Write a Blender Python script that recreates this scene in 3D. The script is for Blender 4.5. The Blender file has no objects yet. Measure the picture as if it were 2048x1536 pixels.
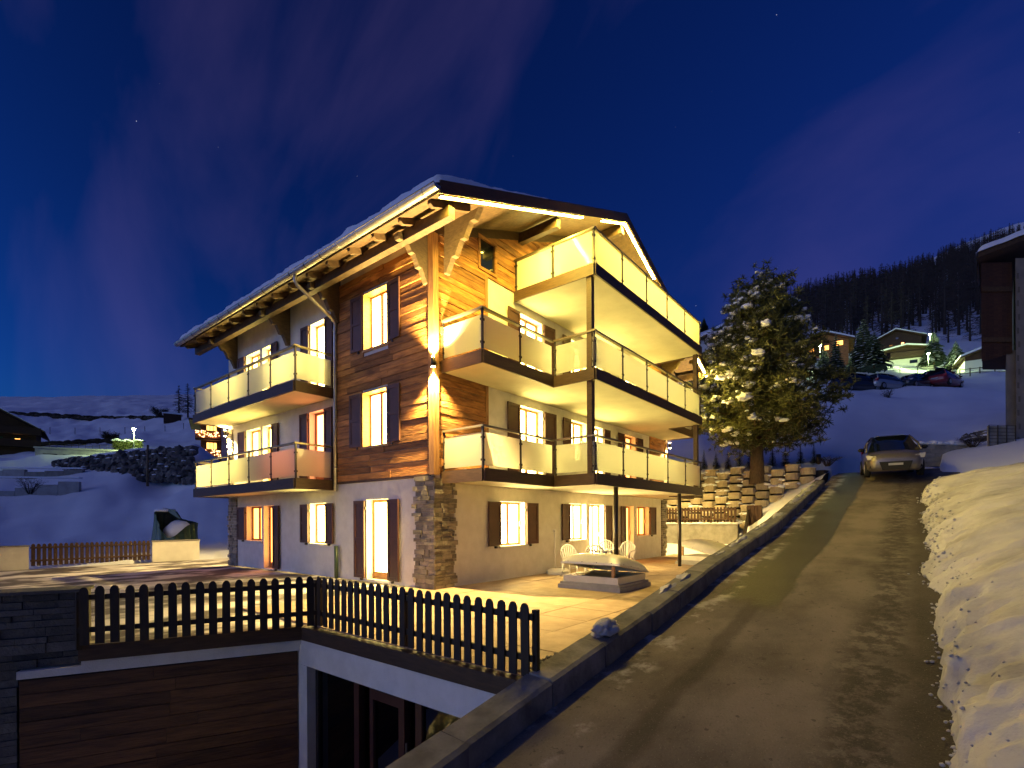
import bpy, bmesh, math, random
import numpy as np
from mathutils import Vector, Matrix, noise as mnoise
random.seed(7); np.random.seed(7)
SC = bpy.context.scene; COL = SC.collection
R = math.radians
# ------------------------------------------------------------------ camera
CAM = Vector((-8.318, -9.090, 1.663)); YAW = 0.894; ROLL = 0.0052
F3 = Vector((math.sin(YAW), math.cos(YAW), 0)); R3 = Vector((math.cos(YAW), -math.sin(YAW), 0)); U3 = Vector((0, 0, 1))
cd = bpy.data.cameras.new('camera'); cam = bpy.data.objects.new('camera', cd); COL.objects.link(cam)
cd.sensor_width = 36; cd.sensor_fit = 'HORIZONTAL'; cd.lens = 17.704; cd.shift_y = 0.1332; cd.clip_end = 3000; cd.clip_start = 0.05
_r = R3*math.cos(ROLL) - U3*math.sin(ROLL); _u = U3*math.cos(ROLL) + R3*math.sin(ROLL)
cam.matrix_world = Matrix(((_r.x, _u.x, -F3.x, CAM.x), (_r.y, _u.y, -F3.y, CAM.y), (_r.z, _u.z, -F3.z, CAM.z), (0, 0, 0, 1)))
SC.camera = cam
# ------------------------------------------------------------------ sky (dusk, the sun is below the horizon)
w = bpy.data.worlds.new('World'); SC.world = w; w.use_nodes = True
nt = w.node_tree; N = nt.nodes; L = nt.links; N.clear()
out = N.new('ShaderNodeOutputWorld'); bg = N.new('ShaderNodeBackground'); bg.inputs[1].default_value = 1.0
sky = N.new('ShaderNodeTexSky'); sky.sky_type = 'NISHITA'; sky.sun_disc = False
sky.sun_elevation = R(-2.2); sky.sun_rotation = R(-66); sky.air_density = 1.0; sky.dust_density = 0.3; sky.ozone_density = 5.0; sky.altitude = 1500
SKY_GAIN = 1.1
tc = N.new('ShaderNodeTexCoord')
gain = N.new('ShaderNodeVectorMath'); gain.operation = 'MULTIPLY'; gain.inputs[1].default_value = (SKY_GAIN*.8, SKY_GAIN*2.9, SKY_GAIN*1.0)
gam = N.new('ShaderNodeGamma'); gam.inputs[1].default_value = 1.75; L.new(sky.outputs[0], gam.inputs[0]); L.new(gam.outputs[0], gain.inputs[0])
mp = N.new('ShaderNodeMapping'); mp.inputs['Scale'].default_value = (2.6, .8, 1.0); mp.inputs['Rotation'].default_value = (R(35), R(30), R(-25))
L.new(tc.outputs['Generated'], mp.inputs[0])
ns = N.new('ShaderNodeTexNoise'); ns.inputs['Scale'].default_value = 1.7; ns.inputs['Detail'].default_value = 6; ns.inputs['Distortion'].default_value = .5
L.new(mp.outputs[0], ns.inputs[0])
rp = N.new('ShaderNodeValToRGB'); rp.color_ramp.elements[0].position = 0.50; rp.color_ramp.elements[0].color = (0, 0, 0, 1)
rp.color_ramp.elements[1].position = 0.78; rp.color_ramp.elements[1].color = (0.0062, 0.0036, 0.0078, 1)
L.new(ns.outputs[0], rp.inputs[0])
add = N.new('ShaderNodeVectorMath'); add.operation = 'ADD'; L.new(gain.outputs[0], add.inputs[0]); L.new(rp.outputs[0], add.inputs[1])
vo = N.new('ShaderNodeTexVoronoi'); vo.inputs['Scale'].default_value = 42; L.new(tc.outputs['Generated'], vo.inputs[0])
lt = N.new('ShaderNodeMath'); lt.operation = 'LESS_THAN'; lt.inputs[1].default_value = 0.022; L.new(vo.outputs['Distance'], lt.inputs[0])
sp = N.new('ShaderNodeSeparateColor'); L.new(vo.outputs['Color'], sp.inputs[0])
gt = N.new('ShaderNodeMath'); gt.operation = 'POWER'; gt.inputs[1].default_value = 6; L.new(sp.outputs[0], gt.inputs[0])
mu = N.new('ShaderNodeMath'); mu.operation = 'MULTIPLY'; L.new(lt.outputs[0], mu.inputs[0]); L.new(gt.outputs[0], mu.inputs[1])
ad2 = N.new('ShaderNodeVectorMath'); ad2.operation = 'MULTIPLY_ADD'; ad2.inputs[1].default_value = (0.12, 0.12, 0.14)
L.new(mu.outputs[0], ad2.inputs[0]); L.new(add.outputs[0], ad2.inputs[2])
L.new(ad2.outputs[0], bg.inputs[0]); L.new(bg.outputs[0], out.inputs[0])
# added fill for dark snow: weak, very soft lamp on the sky sun's bearing
sd = bpy.data.lights.new('fill_sun', 'SUN'); sd.energy = 0.075; sd.angle = R(60); sd.color = (.97, .82, 1.0)
so = bpy.data.objects.new('fill_sun', sd); COL.objects.link(so)
so.rotation_euler = (-Vector((math.sin(R(-66))*math.cos(R(16)), math.cos(R(-66))*math.cos(R(16)), math.sin(R(16))))).to_track_quat('-Z', 'Y').to_euler()
SC.view_settings.view_transform = 'Standard'; SC.view_settings.look = 'None'; SC.view_settings.gamma = 1; SC.view_settings.exposure = 2.3
SC.cycles.use_denoising = True; SC.cycles.max_bounces = 8; SC.cycles.diffuse_bounces = 4; SC.cycles.transmission_bounces = 8; SC.cycles.transparent_max_bounces = 12
SC.cycles.sample_clamp_indirect = 6; SC.cycles.caustics_reflective = False; SC.cycles.caustics_refractive = False

# ------------------------------------------------------------------ helpers
def px_dir(x, y):
    a, b = x-1024, y-1040.76; c, s = math.cos(-ROLL), math.sin(-ROLL)
    u = a*c+b*s; v = -a*s+b*c
    return F3 + R3*(u/1007.17) - U3*(v/1007.17)
def at(x, y, d): return CAM + px_dir(x, y)*d     # survey point: photo pixel plus its distance in metres

class MB:
    """collects geometry; tf maps local (u, n, z) to scene coordinates"""
    def __init__(s, tf=None): s.v = []; s.f = []; s.tf = tf
    def pts(s, P):
        i = len(s.v)
        for p in P: s.v.append(tuple(s.tf(*p)) if s.tf else tuple(p))
        return i
    def face(s, *idx): s.f.append(tuple(idx))
    def quad(s, a, b, c, d): i = s.pts((a, b, c, d)); s.f.append((i, i+1, i+2, i+3))
    def tri(s, a, b, c): i = s.pts((a, b, c)); s.f.append((i, i+1, i+2))
    def bx(s, x0, x1, y0, y1, z0, z1):
        i = s.pts([(x0,y0,z0),(x1,y0,z0),(x1,y1,z0),(x0,y1,z0),(x0,y0,z1),(x1,y0,z1),(x1,y1,z1),(x0,y1,z1)])
        for q in ((0,3,2,1),(4,5,6,7),(0,1,5,4),(1,2,6,5),(2,3,7,6),(3,0,4,7)): s.f.append(tuple(i+k for k in q))
        return s
    def prism(s, poly, vec):
        n = len(poly); vec = Vector(vec)
        i = s.pts([tuple(p) for p in poly] + [tuple(Vector(p)+vec) for p in poly])
        s.f.append(tuple(i+k for k in range(n))[::-1]); s.f.append(tuple(i+n+k for k in range(n)))
        for k in range(n): s.f.append((i+k, i+(k+1) % n, i+n+(k+1) % n, i+n+k))
        return s
    def tube(s, P, rad, n=8, caps=True):
        P = [Vector(p) for p in P]
        if not hasattr(rad, '__len__'): rad = [rad]*len(P)
        base = None
        for k, p in enumerate(P):
            t = (P[min(k+1, len(P)-1)] - P[max(k-1, 0)]).normalized()
            a = t.cross(Vector((0, 0, 1))) if abs(t.z) < 0.9 else t.cross(Vector((1, 0, 0)))
            a.normalize(); b = t.cross(a)
            i = s.pts([p + (a*math.cos(2*math.pi*j/n) + b*math.sin(2*math.pi*j/n))*rad[k] for j in range(n)])
            if base is None: base = i
            if k:
                for j in range(n): s.f.append((i-n+j, i-n+(j+1) % n, i+(j+1) % n, i+j))
        if caps:
            s.f.append(tuple(base+j for j in range(n))); s.f.append(tuple(i+n-1-j for j in range(n)))
        return s
    def blob(s, c, r, sq=0.6, jit=0.18, sub=2, seed=0):
        bm = bmesh.new(); bmesh.ops.create_icosphere(bm, subdivisions=sub, radius=1)
        i = len(s.v); rn = random.random()*50
        for v in bm.verts:
            k = 1 + jit*2*mnoise.noise(v.co*1.7 + Vector((rn, seed, rn*.3)))
            co = v.co*k
            s.v.append((c[0]+co.x*r[0], c[1]+co.y*r[1], c[2]+co.z*r[2]*(1 if co.z > 0 else sq)))
        for f in bm.faces: s.f.append(tuple(i+v.index for v in f.verts))
        bm.free(); return s
    def mesh(s, name, fix=True):
        me = bpy.data.meshes.new(name); me.from_pydata(s.v, [], s.f); me.update()
        if fix:
            bm = bmesh.new(); bm.from_mesh(me); bmesh.ops.recalc_face_normals(bm, faces=bm.faces); bm.to_mesh(me); bm.free()
        return me
    def build(s, name, m, parent=None, smooth=False, fix=True): return obj(name, s.mesh(name, fix), m, parent, smooth)

def obj(name, me, m=None, parent=None, smooth=False, loc=None, rot=None, scale=None):
    o = bpy.data.objects.new(name, me); COL.objects.link(o)
    if m is not None and not me.materials: me.materials.append(m)
    if smooth: me.polygons.foreach_set('use_smooth', [True]*len(me.polygons))
    if parent is not None: o.parent = parent
    if loc is not None: o.location = loc
    if rot is not None: o.rotation_euler = rot
    if scale is not None: o.scale = scale
    return o
def tag(o, label=None, cat=None, group=None, kind=None):
    if label: o['label'] = label
    if cat: o['category'] = cat
    if group: o['group'] = group
    if kind: o['kind'] = kind
    return o
def empty(name, loc=(0, 0, 0), rz=0.0, label=None, cat=None, group=None):
    o = bpy.data.objects.new(name, None); COL.objects.link(o); o.location = loc; o.rotation_euler = (0, 0, rz); o.empty_display_size = .2
    return tag(o, label, cat, group)
def struct(o): o['kind'] = 'structure'; return o
def copy_tree(o, parent=None):
    c = o.copy(); COL.objects.link(c); c.parent = parent
    for ch in list(o.children): copy_tree(ch, c)
    return c

# ------------------------------------------------------------------ materials
def mat(name, col, col2=None, rough=.6, scale=6, stretch=(1, 1, 1), bump=0.0, bscale=None, rand=0.0, metal=0.0, spec=0.4, detail=5, contrast=(.35, .65), coat=0.0):
    m = bpy.data.materials.new(name); m.use_nodes = True; t = m.node_tree; n = t.nodes; l = t.links
    b = n['Principled BSDF']; b.inputs['Roughness'].default_value = rough; b.inputs['Metallic'].default_value = metal
    b.inputs['Specular IOR Level'].default_value = spec; b.inputs['Coat Weight'].default_value = coat
    b.inputs['Base Color'].default_value = (*col, 1)
    if col2 or bump or rand:
        g = n.new('ShaderNodeNewGeometry'); mp = n.new('ShaderNodeMapping'); mp.inputs['Scale'].default_value = stretch; l.new(g.outputs['Position'], mp.inputs[0])
        nz = n.new('ShaderNodeTexNoise'); nz.inputs['Scale'].default_value = scale; nz.inputs['Detail'].default_value = detail; nz.inputs['Roughness'].default_value = .6
        src = mp.outputs[0]
        if rand:
            oi = n.new('ShaderNodeObjectInfo'); av = n.new('ShaderNodeVectorMath'); av.operation = 'MULTIPLY_ADD'; av.inputs[1].default_value = (37, 53, 71)
            l.new(oi.outputs['Random'], av.inputs[0]); l.new(mp.outputs[0], av.inputs[2]); src = av.outputs[0]
        l.new(src, nz.inputs[0])
        r = n.new('ShaderNodeValToRGB'); r.color_ramp.elements[0].position = contrast[0]; r.color_ramp.elements[1].position = contrast[1]
        r.color_ramp.elements[0].color = (*(col2 or col), 1); r.color_ramp.elements[1].color = (*col, 1); l.new(nz.outputs[0], r.inputs[0])
        o = r.outputs[0]
        if rand:
            mr = n.new('ShaderNodeMapRange'); mr.inputs[3].default_value = 1-rand; mr.inputs[4].default_value = 1+rand; l.new(oi.outputs['Random'], mr.inputs[0])
            vm = n.new('ShaderNodeVectorMath'); vm.operation = 'SCALE'; l.new(o, vm.inputs[0]); l.new(mr.outputs[0], vm.inputs['Scale']); o = vm.outputs[0]
        l.new(o, b.inputs['Base Color'])
        if bump:
            nb = nz
            if bscale:
                nb = n.new('ShaderNodeTexNoise'); nb.inputs['Scale'].default_value = bscale; nb.inputs['Detail'].default_value = 6; l.new(src, nb.inputs[0])
            bp = n.new('ShaderNodeBump'); bp.inputs['Strength'].default_value = bump; bp.inputs['Distance'].default_value = .03; l.new(nb.outputs[0], bp.inputs['Height']); l.new(bp.outputs[0], b.inputs['Normal'])
    return m
def emit(name, col, strength, folds=0.0):
    m = bpy.data.materials.new(name); m.use_nodes = True; t = m.node_tree; n = t.nodes; l = t.links; n.clear()
    o = n.new('ShaderNodeOutputMaterial'); e = n.new('ShaderNodeEmission'); e.inputs[0].default_value = (*col, 1); e.inputs[1].default_value = strength
    if folds:
        g = n.new('ShaderNodeNewGeometry'); mp = n.new('ShaderNodeMapping'); mp.inputs['Scale'].default_value = (9, 9, .5); l.new(g.outputs['Position'], mp.inputs[0])
        nz = n.new('ShaderNodeTexNoise'); nz.inputs['Scale'].default_value = 1.6; nz.inputs['Detail'].default_value = 3; l.new(mp.outputs[0], nz.inputs[0])
        mr = n.new('ShaderNodeMapRange'); mr.inputs[1].default_value = .3; mr.inputs[2].default_value = .7; mr.inputs[3].default_value = strength*(1-folds); mr.inputs[4].default_value = strength*(1+folds)
        l.new(nz.outputs[0], mr.inputs[0]); l.new(mr.outputs[0], e.inputs[1])
    l.new(e.outputs[0], o.inputs[0]); return m
def frosted(name):
    m = bpy.data.materials.new(name); m.use_nodes = True; t = m.node_tree; n = t.nodes; l = t.links; n.clear()
    o = n.new('ShaderNodeOutputMaterial')
    tr = n.new('ShaderNodeBsdfTranslucent'); tr.inputs[0].default_value = (.97, .96, .88, 1)
    df = n.new('ShaderNodeBsdfDiffuse'); df.inputs[0].default_value = (.88, .87, .80, 1)
    tp = n.new('ShaderNodeBsdfTransparent'); tp.inputs[0].default_value = (.9, .92, .86, 1)
    gl = n.new('ShaderNodeBsdfGlossy'); gl.inputs['Roughness'].default_value = .12
    a = n.new('ShaderNodeMixShader'); a.inputs[0].default_value = .18; l.new(tr.outputs[0], a.inputs[1]); l.new(df.outputs[0], a.inputs[2])
    b = n.new('ShaderNodeMixShader'); b.inputs[0].default_value = .15; l.new(a.outputs[0], b.inputs[1]); l.new(tp.outputs[0], b.inputs[2])
    fr = n.new('ShaderNodeFresnel'); fr.inputs[0].default_value = 1.35
    c = n.new('ShaderNodeMixShader'); l.new(fr.outputs[0], c.inputs[0]); l.new(b.outputs[0], c.inputs[1]); l.new(gl.outputs[0], c.inputs[2])
    l.new(c.outputs[0], o.inputs[0]); return m
def glass(name):
    m = bpy.data.materials.new(name); m.use_nodes = True; t = m.node_tree; n = t.nodes; l = t.links; n.clear()
    o = n.new('ShaderNodeOutputMaterial'); tp = n.new('ShaderNodeBsdfTransparent'); tp.inputs[0].default_value = (.75, .8, .8, 1)
    gl = n.new('ShaderNodeBsdfGlossy'); gl.inputs['Roughness'].default_value = .01; fr = n.new('ShaderNodeFresnel'); fr.inputs[0].default_value = 1.9
    c = n.new('ShaderNodeMixShader'); l.new(fr.outputs[0], c.inputs[0]); l.new(tp.outputs[0], c.inputs[1]); l.new(gl.outputs[0], c.inputs[2]); l.new(c.outputs[0], o.inputs[0]); return m

M = {}
M['plaster'] = mat('plaster', (.74, .71, .66), (.64, .61, .56), .85, 3, bump=.25, bscale=60)
M['soffit'] = mat('soffit', (.44, .41, .31), (.37, .345, .26), .85, 1.2, detail=7)
M['plank'] = mat('old_plank', (.46, .205, .055), (.15, .058, .016), .7, 1.7, (1, 1, 7), bump=.6, bscale=6, rand=.42, contrast=(.32, .62), detail=8)
M['post_wood'] = mat('corner_post_wood', (.40, .21, .075), (.22, .10, .035), .6, 3, (8, 8, .8), bump=.2, rand=.1)
M['lining'] = mat('pine_lining', (.52, .30, .11), (.36, .19, .06), .5, 3, (2, 2, 6), bump=.1)
M['roofwood'] = mat('roof_timber', (.085, .05, .022), (.045, .026, .013), .7, 3, (3, 3, 3), bump=.2, rand=.2)
M['bracketwood'] = mat('bracket_timber', (.11, .075, .036), (.065, .042, .022), .7, 3, (3, 3, 10), bump=.2, rand=.1)
M['fascia'] = mat('dark_fascia', (.075, .04, .02), (.045, .024, .012), .55, 4, (1, 1, 8), bump=.15, rand=.15)
M['shutter'] = mat('shutter_brown', (.095, .042, .026), (.07, .03, .02), .45, 4, bump=.05, rand=.08)
M['frame'] = mat('window_frame', (.40, .17, .05), (.28, .11, .03), .4, 5, rand=.1)
M['metal_dark'] = mat('dark_steel', (.06, .05, .042), None, .35, metal=.6)
M['steel'] = mat('galvanised_steel', (.52, .50, .46), (.40, .38, .35), .42, 8, metal=.9)
M['handrail'] = mat('handrail_metal', (.20, .17, .11), None, .35, metal=.7)
M['frost'] = frosted('frosted_glass'); M['glass'] = glass('clear_glass')
M['win'] = emit('lit_window', (1.0, .77, .20), 6.2, .35)
M['win_hot'] = emit('lit_window_bright', (1.0, .78, .23), 7.6, .35)
M['win_ground'] = emit('lit_window_ground', (1.0, .74, .27), 12, .35)
M['win_orange'] = emit('lit_window_orange', (1.0, .36, .07), 1.5, .25)
M['win_red'] = emit('lit_window_red', (1.0, .30, .10), 2.2, .2)
M['win_small'] = emit('far_lit_window', (1.0, .40, .08), 1.0, .3)
M['led'] = emit('led_strip', (1.0, .72, .10), 150)
M['lampglow'] = emit('lamp_glow', (1.0, .72, .30), 60)
M['streetglow'] = emit('street_lamp_glow', (.80, 1.0, .42), 160)
M['fairy'] = emit('fairy_light', (1.0, .50, .2), 2.5)
M['stone'] = mat('facing_stone', (.30, .26, .20), (.17, .155, .125), .85, 5, bump=.7, bscale=18, rand=.38)
M['darkstone'] = mat('dark_wall_stone', (.115, .11, .10), (.07, .068, .062), .85, 5, bump=.7, bscale=18, rand=.45)
M['mortar'] = mat('mortar', (.10, .09, .075), None, .9)
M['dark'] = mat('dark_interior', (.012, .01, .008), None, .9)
M['snow'] = mat('snow', (.82, .84, .88), (.74, .77, .83), .7, .35, bump=.35, bscale=2.2, spec=.3)
M['snow_clean'] = mat('snow_lump', (.84, .86, .90), (.78, .80, .85), .75, 2, bump=.4, bscale=9, spec=.3)
M['bank'] = mat('snow_bank', (.46, .45, .45), (.26, .25, .245), .85, .8, bump=.55, bscale=14, contrast=(.3, .55), detail=9)
M['tile'] = mat('terrace_slab', (.46, .34, .22), (.33, .24, .155), .7, 2.5, bump=.12, bscale=40, rand=.10)
M['yard'] = mat('yard_asphalt', (.62, .58, .55), (.085, .07, .06), .7, .55, (1, 1.6, 1), bump=.25, bscale=14, contrast=(.46, .56), detail=8)
M['concrete'] = mat('concrete', (.30, .285, .255), (.20, .19, .165), .9, 2.5, bump=.4, bscale=12, rand=.12)
M['kerb'] = mat('kerb_concrete', (.22, .21, .195), (.11, .105, .095), .9, 3, bump=.5, bscale=14, rand=.15)
M['planter'] = mat('planter_concrete', (.48, .41, .28), (.36, .30, .20), .9, 5, bump=.4, bscale=20, rand=.12)
M['wwall'] = mat('white_garden_wall', (.72, .69, .63), (.62, .59, .54), .85, 2)
M['fence'] = mat('dark_fence_wood', (.035, .022, .013), (.02, .013, .008), .6, 5, (6, 6, 1), bump=.2, rand=.2)
M['fence2'] = mat('brown_fence_wood', (.06, .028, .014), (.035, .017, .009), .65, 5, (6, 6, 1), bump=.2, rand=.25)
M['plastic'] = mat('white_plastic', (.78, .77, .72), None, .35)
M['dome'] = mat('acrylic_dome', (.66, .63, .57), (.58, .55, .49), .25, 3)
M['tarp'] = mat('green_tarpaulin', (.035, .06, .03), (.02, .035, .018), .3, 4, bump=.4, bscale=6)
M['bark'] = mat('bark', (.11, .075, .045), (.05, .032, .02), .9, 5, (5, 5, 1.2), bump=.9, bscale=12)
M['needle'] = mat('pine_needles', (.11, .115, .03), (.05, .06, .018), .6, 2.5)
M['needle2'] = mat('spruce_needles', (.035, .06, .035), (.02, .035, .022), .6, 3)
M['larch'] = mat('bare_twigs', (.045, .034, .028), (.025, .02, .018), .9, .3)
M['boulder'] = mat('boulder', (.15, .135, .12), (.07, .064, .058), .9, 2, bump=.8, bscale=5, rand=.35)
M['earth'] = mat('bare_earth', (.05, .04, .03), (.03, .024, .018), .95, 1.5, bump=.6)
M['farwood'] = mat('far_house_timber', (.06, .026, .012), (.035, .014, .007), .7, 2, (1, 1, 8), rand=.2)
M['farwall'] = mat('far_house_plaster', (.60, .58, .54), None, .9)
M['dimwall'] = mat('dimmed_white_plaster', (.20, .18, .16), (.15, .135, .12), .9, 2)  # white corner house wall, its dim light put into a darker colour
M['farconc'] = mat('garage_concrete', (.40, .39, .37), (.30, .29, .28), .9, 2)
M['redshut'] = mat('red_shutter', (.30, .025, .02), None, .5)
M['greenshut'] = mat('green_shutter', (.03, .09, .03), None, .5)
M['carpaint'] = mat('grey_car_paint', (.15, .135, .125), None, .35, metal=.5, coat=.5)
M['darkpaint'] = mat('dark_car_paint', (.03, .035, .045), None, .3, metal=.3, coat=.6)
M['silverpaint'] = mat('silver_car_paint', (.35, .36, .37), None, .3, metal=.4, coat=.6)
M['redpaint'] = mat('red_car_paint', (.22, .02, .02), None, .3, coat=.6)
M['carglass'] = mat('car_glass', (.008, .012, .015), None, .06, spec=.8)
M['rubber'] = mat('rubber', (.012, .012, .012), None, .8)
M['chrome'] = mat('headlamp_glass', (.62, .60, .55), None, .2, metal=.3)
M['plate'] = mat('number_plate', (.35, .35, .34), None, .5)
M['taillamp'] = mat('tail_lamp', (.35, .02, .02), None, .2)
M['pole'] = mat('grey_pole', (.22, .23, .21), None, .5, metal=.4)
M['woodpole'] = mat('wooden_pole', (.16, .11, .06), None, .85)
M['greenpipe'] = mat('green_pipe', (.03, .05, .03), None, .4)
M['brass'] = mat('handle_metal', (.45, .40, .3), None, .3, metal=.9)
M['redframe'] = mat('redbrown_door', (.08, .028, .018), (.06, .02, .014), .45, 4)
M['claddingwood'] = mat('cladding_board', (.15, .065, .024), (.05, .02, .009), .6, 1.6, (1, 1, 9), bump=.4, bscale=6, rand=.3, contrast=(.3, .6))
M['roofmetal'] = mat('dark_roof_edge', (.05, .045, .04), None, .5)

def road_mat():
    m = mat('road_asphalt', (.185, .155, .132), (.085, .07, .058), .8, .9, (.7, .9, 1), bump=.5, bscale=45, detail=9, contrast=(.36, .6))
    t = m.node_tree; n = t.nodes; l = t.links; b = n['Principled BSDF']; base = b.inputs['Base Color'].links[0].from_socket
    g = n.new('ShaderNodeNewGeometry'); sx = n.new('ShaderNodeSeparateXYZ'); l.new(g.outputs['Position'], sx.inputs[0])
    def noise(sc, det=7, ro=.6, off=0.0):
        z = n.new('ShaderNodeTexNoise'); z.inputs['Scale'].default_value = sc; z.inputs['Detail'].default_value = det; z.inputs['Roughness'].default_value = ro
        mp = n.new('ShaderNodeMapping'); mp.inputs['Location'].default_value = (off, off*.7, 0); l.new(g.outputs['Position'], mp.inputs[0]); l.new(mp.outputs[0], z.inputs[0]); return z.outputs[0]
    def M2(op, a, c, d=None):
        k = n.new('ShaderNodeMath'); k.operation = op
        for i, v in enumerate((a, c, d)):
            if v is None: continue
            if isinstance(v, (int, float)): k.inputs[i].default_value = v
            else: l.new(v, k.inputs[i])
        return k.outputs[0]
    def ramp(v, lo, hi):
        r = n.new('ShaderNodeMapRange'); r.interpolation_type = 'SMOOTHSTEP'; r.inputs[1].default_value = lo; r.inputs[2].default_value = hi; l.new(v, r.inputs[0]); return r.outputs[0]
    n1, n2 = noise(.9), noise(5, 8, .72, 3); wob = M2('ADD', M2('MULTIPLY_ADD', n2, .5, n1), -.75)
    def band(c, wd, wb, soft=.5):
        d = M2('ABSOLUTE', M2('ADD', M2('MULTIPLY_ADD', wob, wb, sx.outputs[1]), -c), 0)
        return M2('SUBTRACT', 1.0, ramp(d, wd*(1-soft), wd))
    def mix(o, fac, col):
        mx = n.new('ShaderNodeMix'); mx.data_type = 'RGBA'; l.new(fac, mx.inputs[0]); l.new(o, mx.inputs[6]); mx.inputs[7].default_value = (*col, 1); return mx.outputs[2]
    # meltwater tongue below the kerb, only on the upper part of the lane
    xw = M2('MULTIPLY_ADD', wob, 2.2, sx.outputs[0]); wet = M2('MULTIPLY', band(-7.0, .50, .45, .12), ramp(xw, -.2, .35)); o = mix(base, M2('MULTIPLY', wet, .88), (.028, .024, .016))
    o = mix(o, M2('MULTIPLY', M2('MULTIPLY', band(-7.15, .16, .25, .7), M2('SUBTRACT', 1.0, ramp(xw, .2, .8))), .6), (.04, .033, .025))
    o = mix(o, M2('MULTIPLY', M2('MULTIPLY', band(-8.75, .42, .8, .8), ramp(n2, .40, .56)), .8), (.03, .024, .018))
    o = mix(o, M2('MULTIPLY', band(-9.3, .38, .5, .6), .72), (.028, .022, .016))
    # blotches, oil spots, pale grit
    o = mix(o, M2('MULTIPLY', ramp(noise(3.1, 6, .7, 9), .60, .68), .55), (.04, .033, .027)); o = mix(o, M2('MULTIPLY', ramp(noise(11, 3, .5, 5), .66, .72), .6), (.035, .03, .025))
    o = mix(o, M2('MULTIPLY', ramp(noise(70, 2, .5, 2), .62, .74), .5), (.30, .27, .24)); o = mix(o, M2('MULTIPLY', ramp(noise(48, 2, .5, 7), .60, .74), .5), (.05, .042, .035))
    # frozen slush along the kerb
    o = mix(o, M2('MULTIPLY', M2('MULTIPLY', ramp(noise(1.6, 9, .65, 1), .50, .60), band(-6.42, .40, .35, .5)), .75), (.40, .38, .37))
    l.new(o, b.inputs['Base Color'])
    rr = n.new('ShaderNodeMapRange'); rr.inputs[3].default_value = .85; rr.inputs[4].default_value = .5; l.new(wet, rr.inputs[0]); l.new(rr.outputs[0], b.inputs['Roughness'])
    return m
M['road'] = road_mat()

CUBE = MB().bx(-.5, .5, -.5, .5, -.5, .5).mesh('unit_block')
_cube_cache = {}
def block(name, m, parent, x0, x1, y0, y1, z0, z1, rot=None):
    if m.name not in _cube_cache:
        c = CUBE.copy(); c.name = 'block_'+m.name; c.materials.append(m); _cube_cache[m.name] = c
    return obj(name, _cube_cache[m.name], None, parent, loc=((x0+x1)/2, (y0+y1)/2, (z0+z1)/2), scale=(abs(x1-x0), abs(y1-y0), abs(z1-z0)), rot=rot)

# ------------------------------------------------------------------ terrain
RX = [-60, -12, -5.11, -4.19, -1.45, 1.43, 6.76, 15.5, 17.9, 20.5, 24, 30]
RZ = [-4, -1.5, -.41, -.26, .12, .57, 1.32, 2.95, 3.50, 3.85, 4.1, 4.3]
def road_z(x): return float(np.interp(x, RX, RZ))
CP = []
def P_(x, y, d, dz=0): p = at(x, y, d); CP.append((p.x, p.y, p.z+dz))
for x, y, z in [(-20, -20, -2.5), (-30, 10, -.5), (-14, 20, .0), (-8, 17.5, -.1), (-3, 17.5, .15), (1, 17.3, .2), (-60, -10, -6), (0, -60, -2), (-60, 60, 2), (60, -60, 10), (150, -150, 30), (-200, -100, -20), (-100, 200, 20), (17, 12, 1.0), (17, 18, 1.6), (18.5, 4, 1.5),
                (20.5, 0, 4.45), (20.5, -3, 4.4), (20.8, -6, 4.4), (21, 4, 4.5), (25, -2, 5.6), (24.6, -7.5, 4.4), (24.5, -12, 5.2), (30, -16, 6.5), (16, -14, 4.6), (5, -16, 3.5), (-5, -18, 1.0), (25, 10, 5.4), (30, 25, 7)]: CP.append((x, y, z))
for a in [(50, 1060, 30), (250, 1060, 30), (400, 1045, 31), (60, 985, 36), (240, 975, 37.5), (380, 968, 38), (60, 955, 41), (200, 952, 41.5), (330, 962, 41), (405, 964, 38), (60, 936, 47), (120, 926, 47.5), (260, 905, 45.2), (392, 896, 44), (432, 930, 44), (440, 930, 52), (60, 918, 58), (200, 911, 58), (300, 904, 60), (412, 926, 60), (450, 922, 68), (0, 912, 75), (100, 890, 85), (300, 885, 85), (430, 880, 85), (0, 868, 115), (200, 866, 115), (400, 856, 110), (0, 832, 190), (200, 836, 175), (380, 836, 130), (430, 834, 130), (0, 806, 420), (200, 802, 430), (420, 800, 420), (700, 800, 420), (1000, 790, 420), (1300, 760, 420),
          (1680, 868, 32), (1850, 868, 32), (1700, 782, 43.5), (1850, 775, 44.5), (2000, 770, 45), (1500, 800, 42), (1700, 780, 47), (1850, 768, 48.5), (2000, 757, 50), (1680, 760, 60), (1850, 757, 64), (1980, 745, 66), (1650, 738, 78), (1750, 742, 85), (1860, 742, 92), (1980, 738, 92), (1640, 716, 96), (1760, 715, 106), (1900, 712, 110), (2040, 712, 110), (1640, 690, 125), (1780, 684, 128), (1900, 680, 130), (2040, 660, 140), (1600, 640, 260), (1750, 590, 300), (1900, 540, 330), (2040, 490, 380), (1590, 618, 330), (1500, 690, 300), (1450, 668, 90), (1430, 790, 56), (2030, 470, 470), (1800, 570, 430), (1650, 610, 420)]: P_(*a)
CPa = np.array(CP)
def _tps_fit(P):
    n = len(P); sc = 60.0; A = P[:, :2]/sc
    r2 = ((A[:, None]-A[None])**2).sum(-1); K = np.where(r2 > 0, r2*np.log(r2+1e-12)*.5, 0) + np.eye(n)*2e-5
    Q = np.c_[np.ones(n), A]; Mx = np.zeros((n+3, n+3)); Mx[:n, :n] = K; Mx[:n, n:] = Q; Mx[n:, :n] = Q.T
    return A, np.linalg.solve(Mx, np.r_[P[:, 2], 0, 0, 0]), sc
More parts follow.
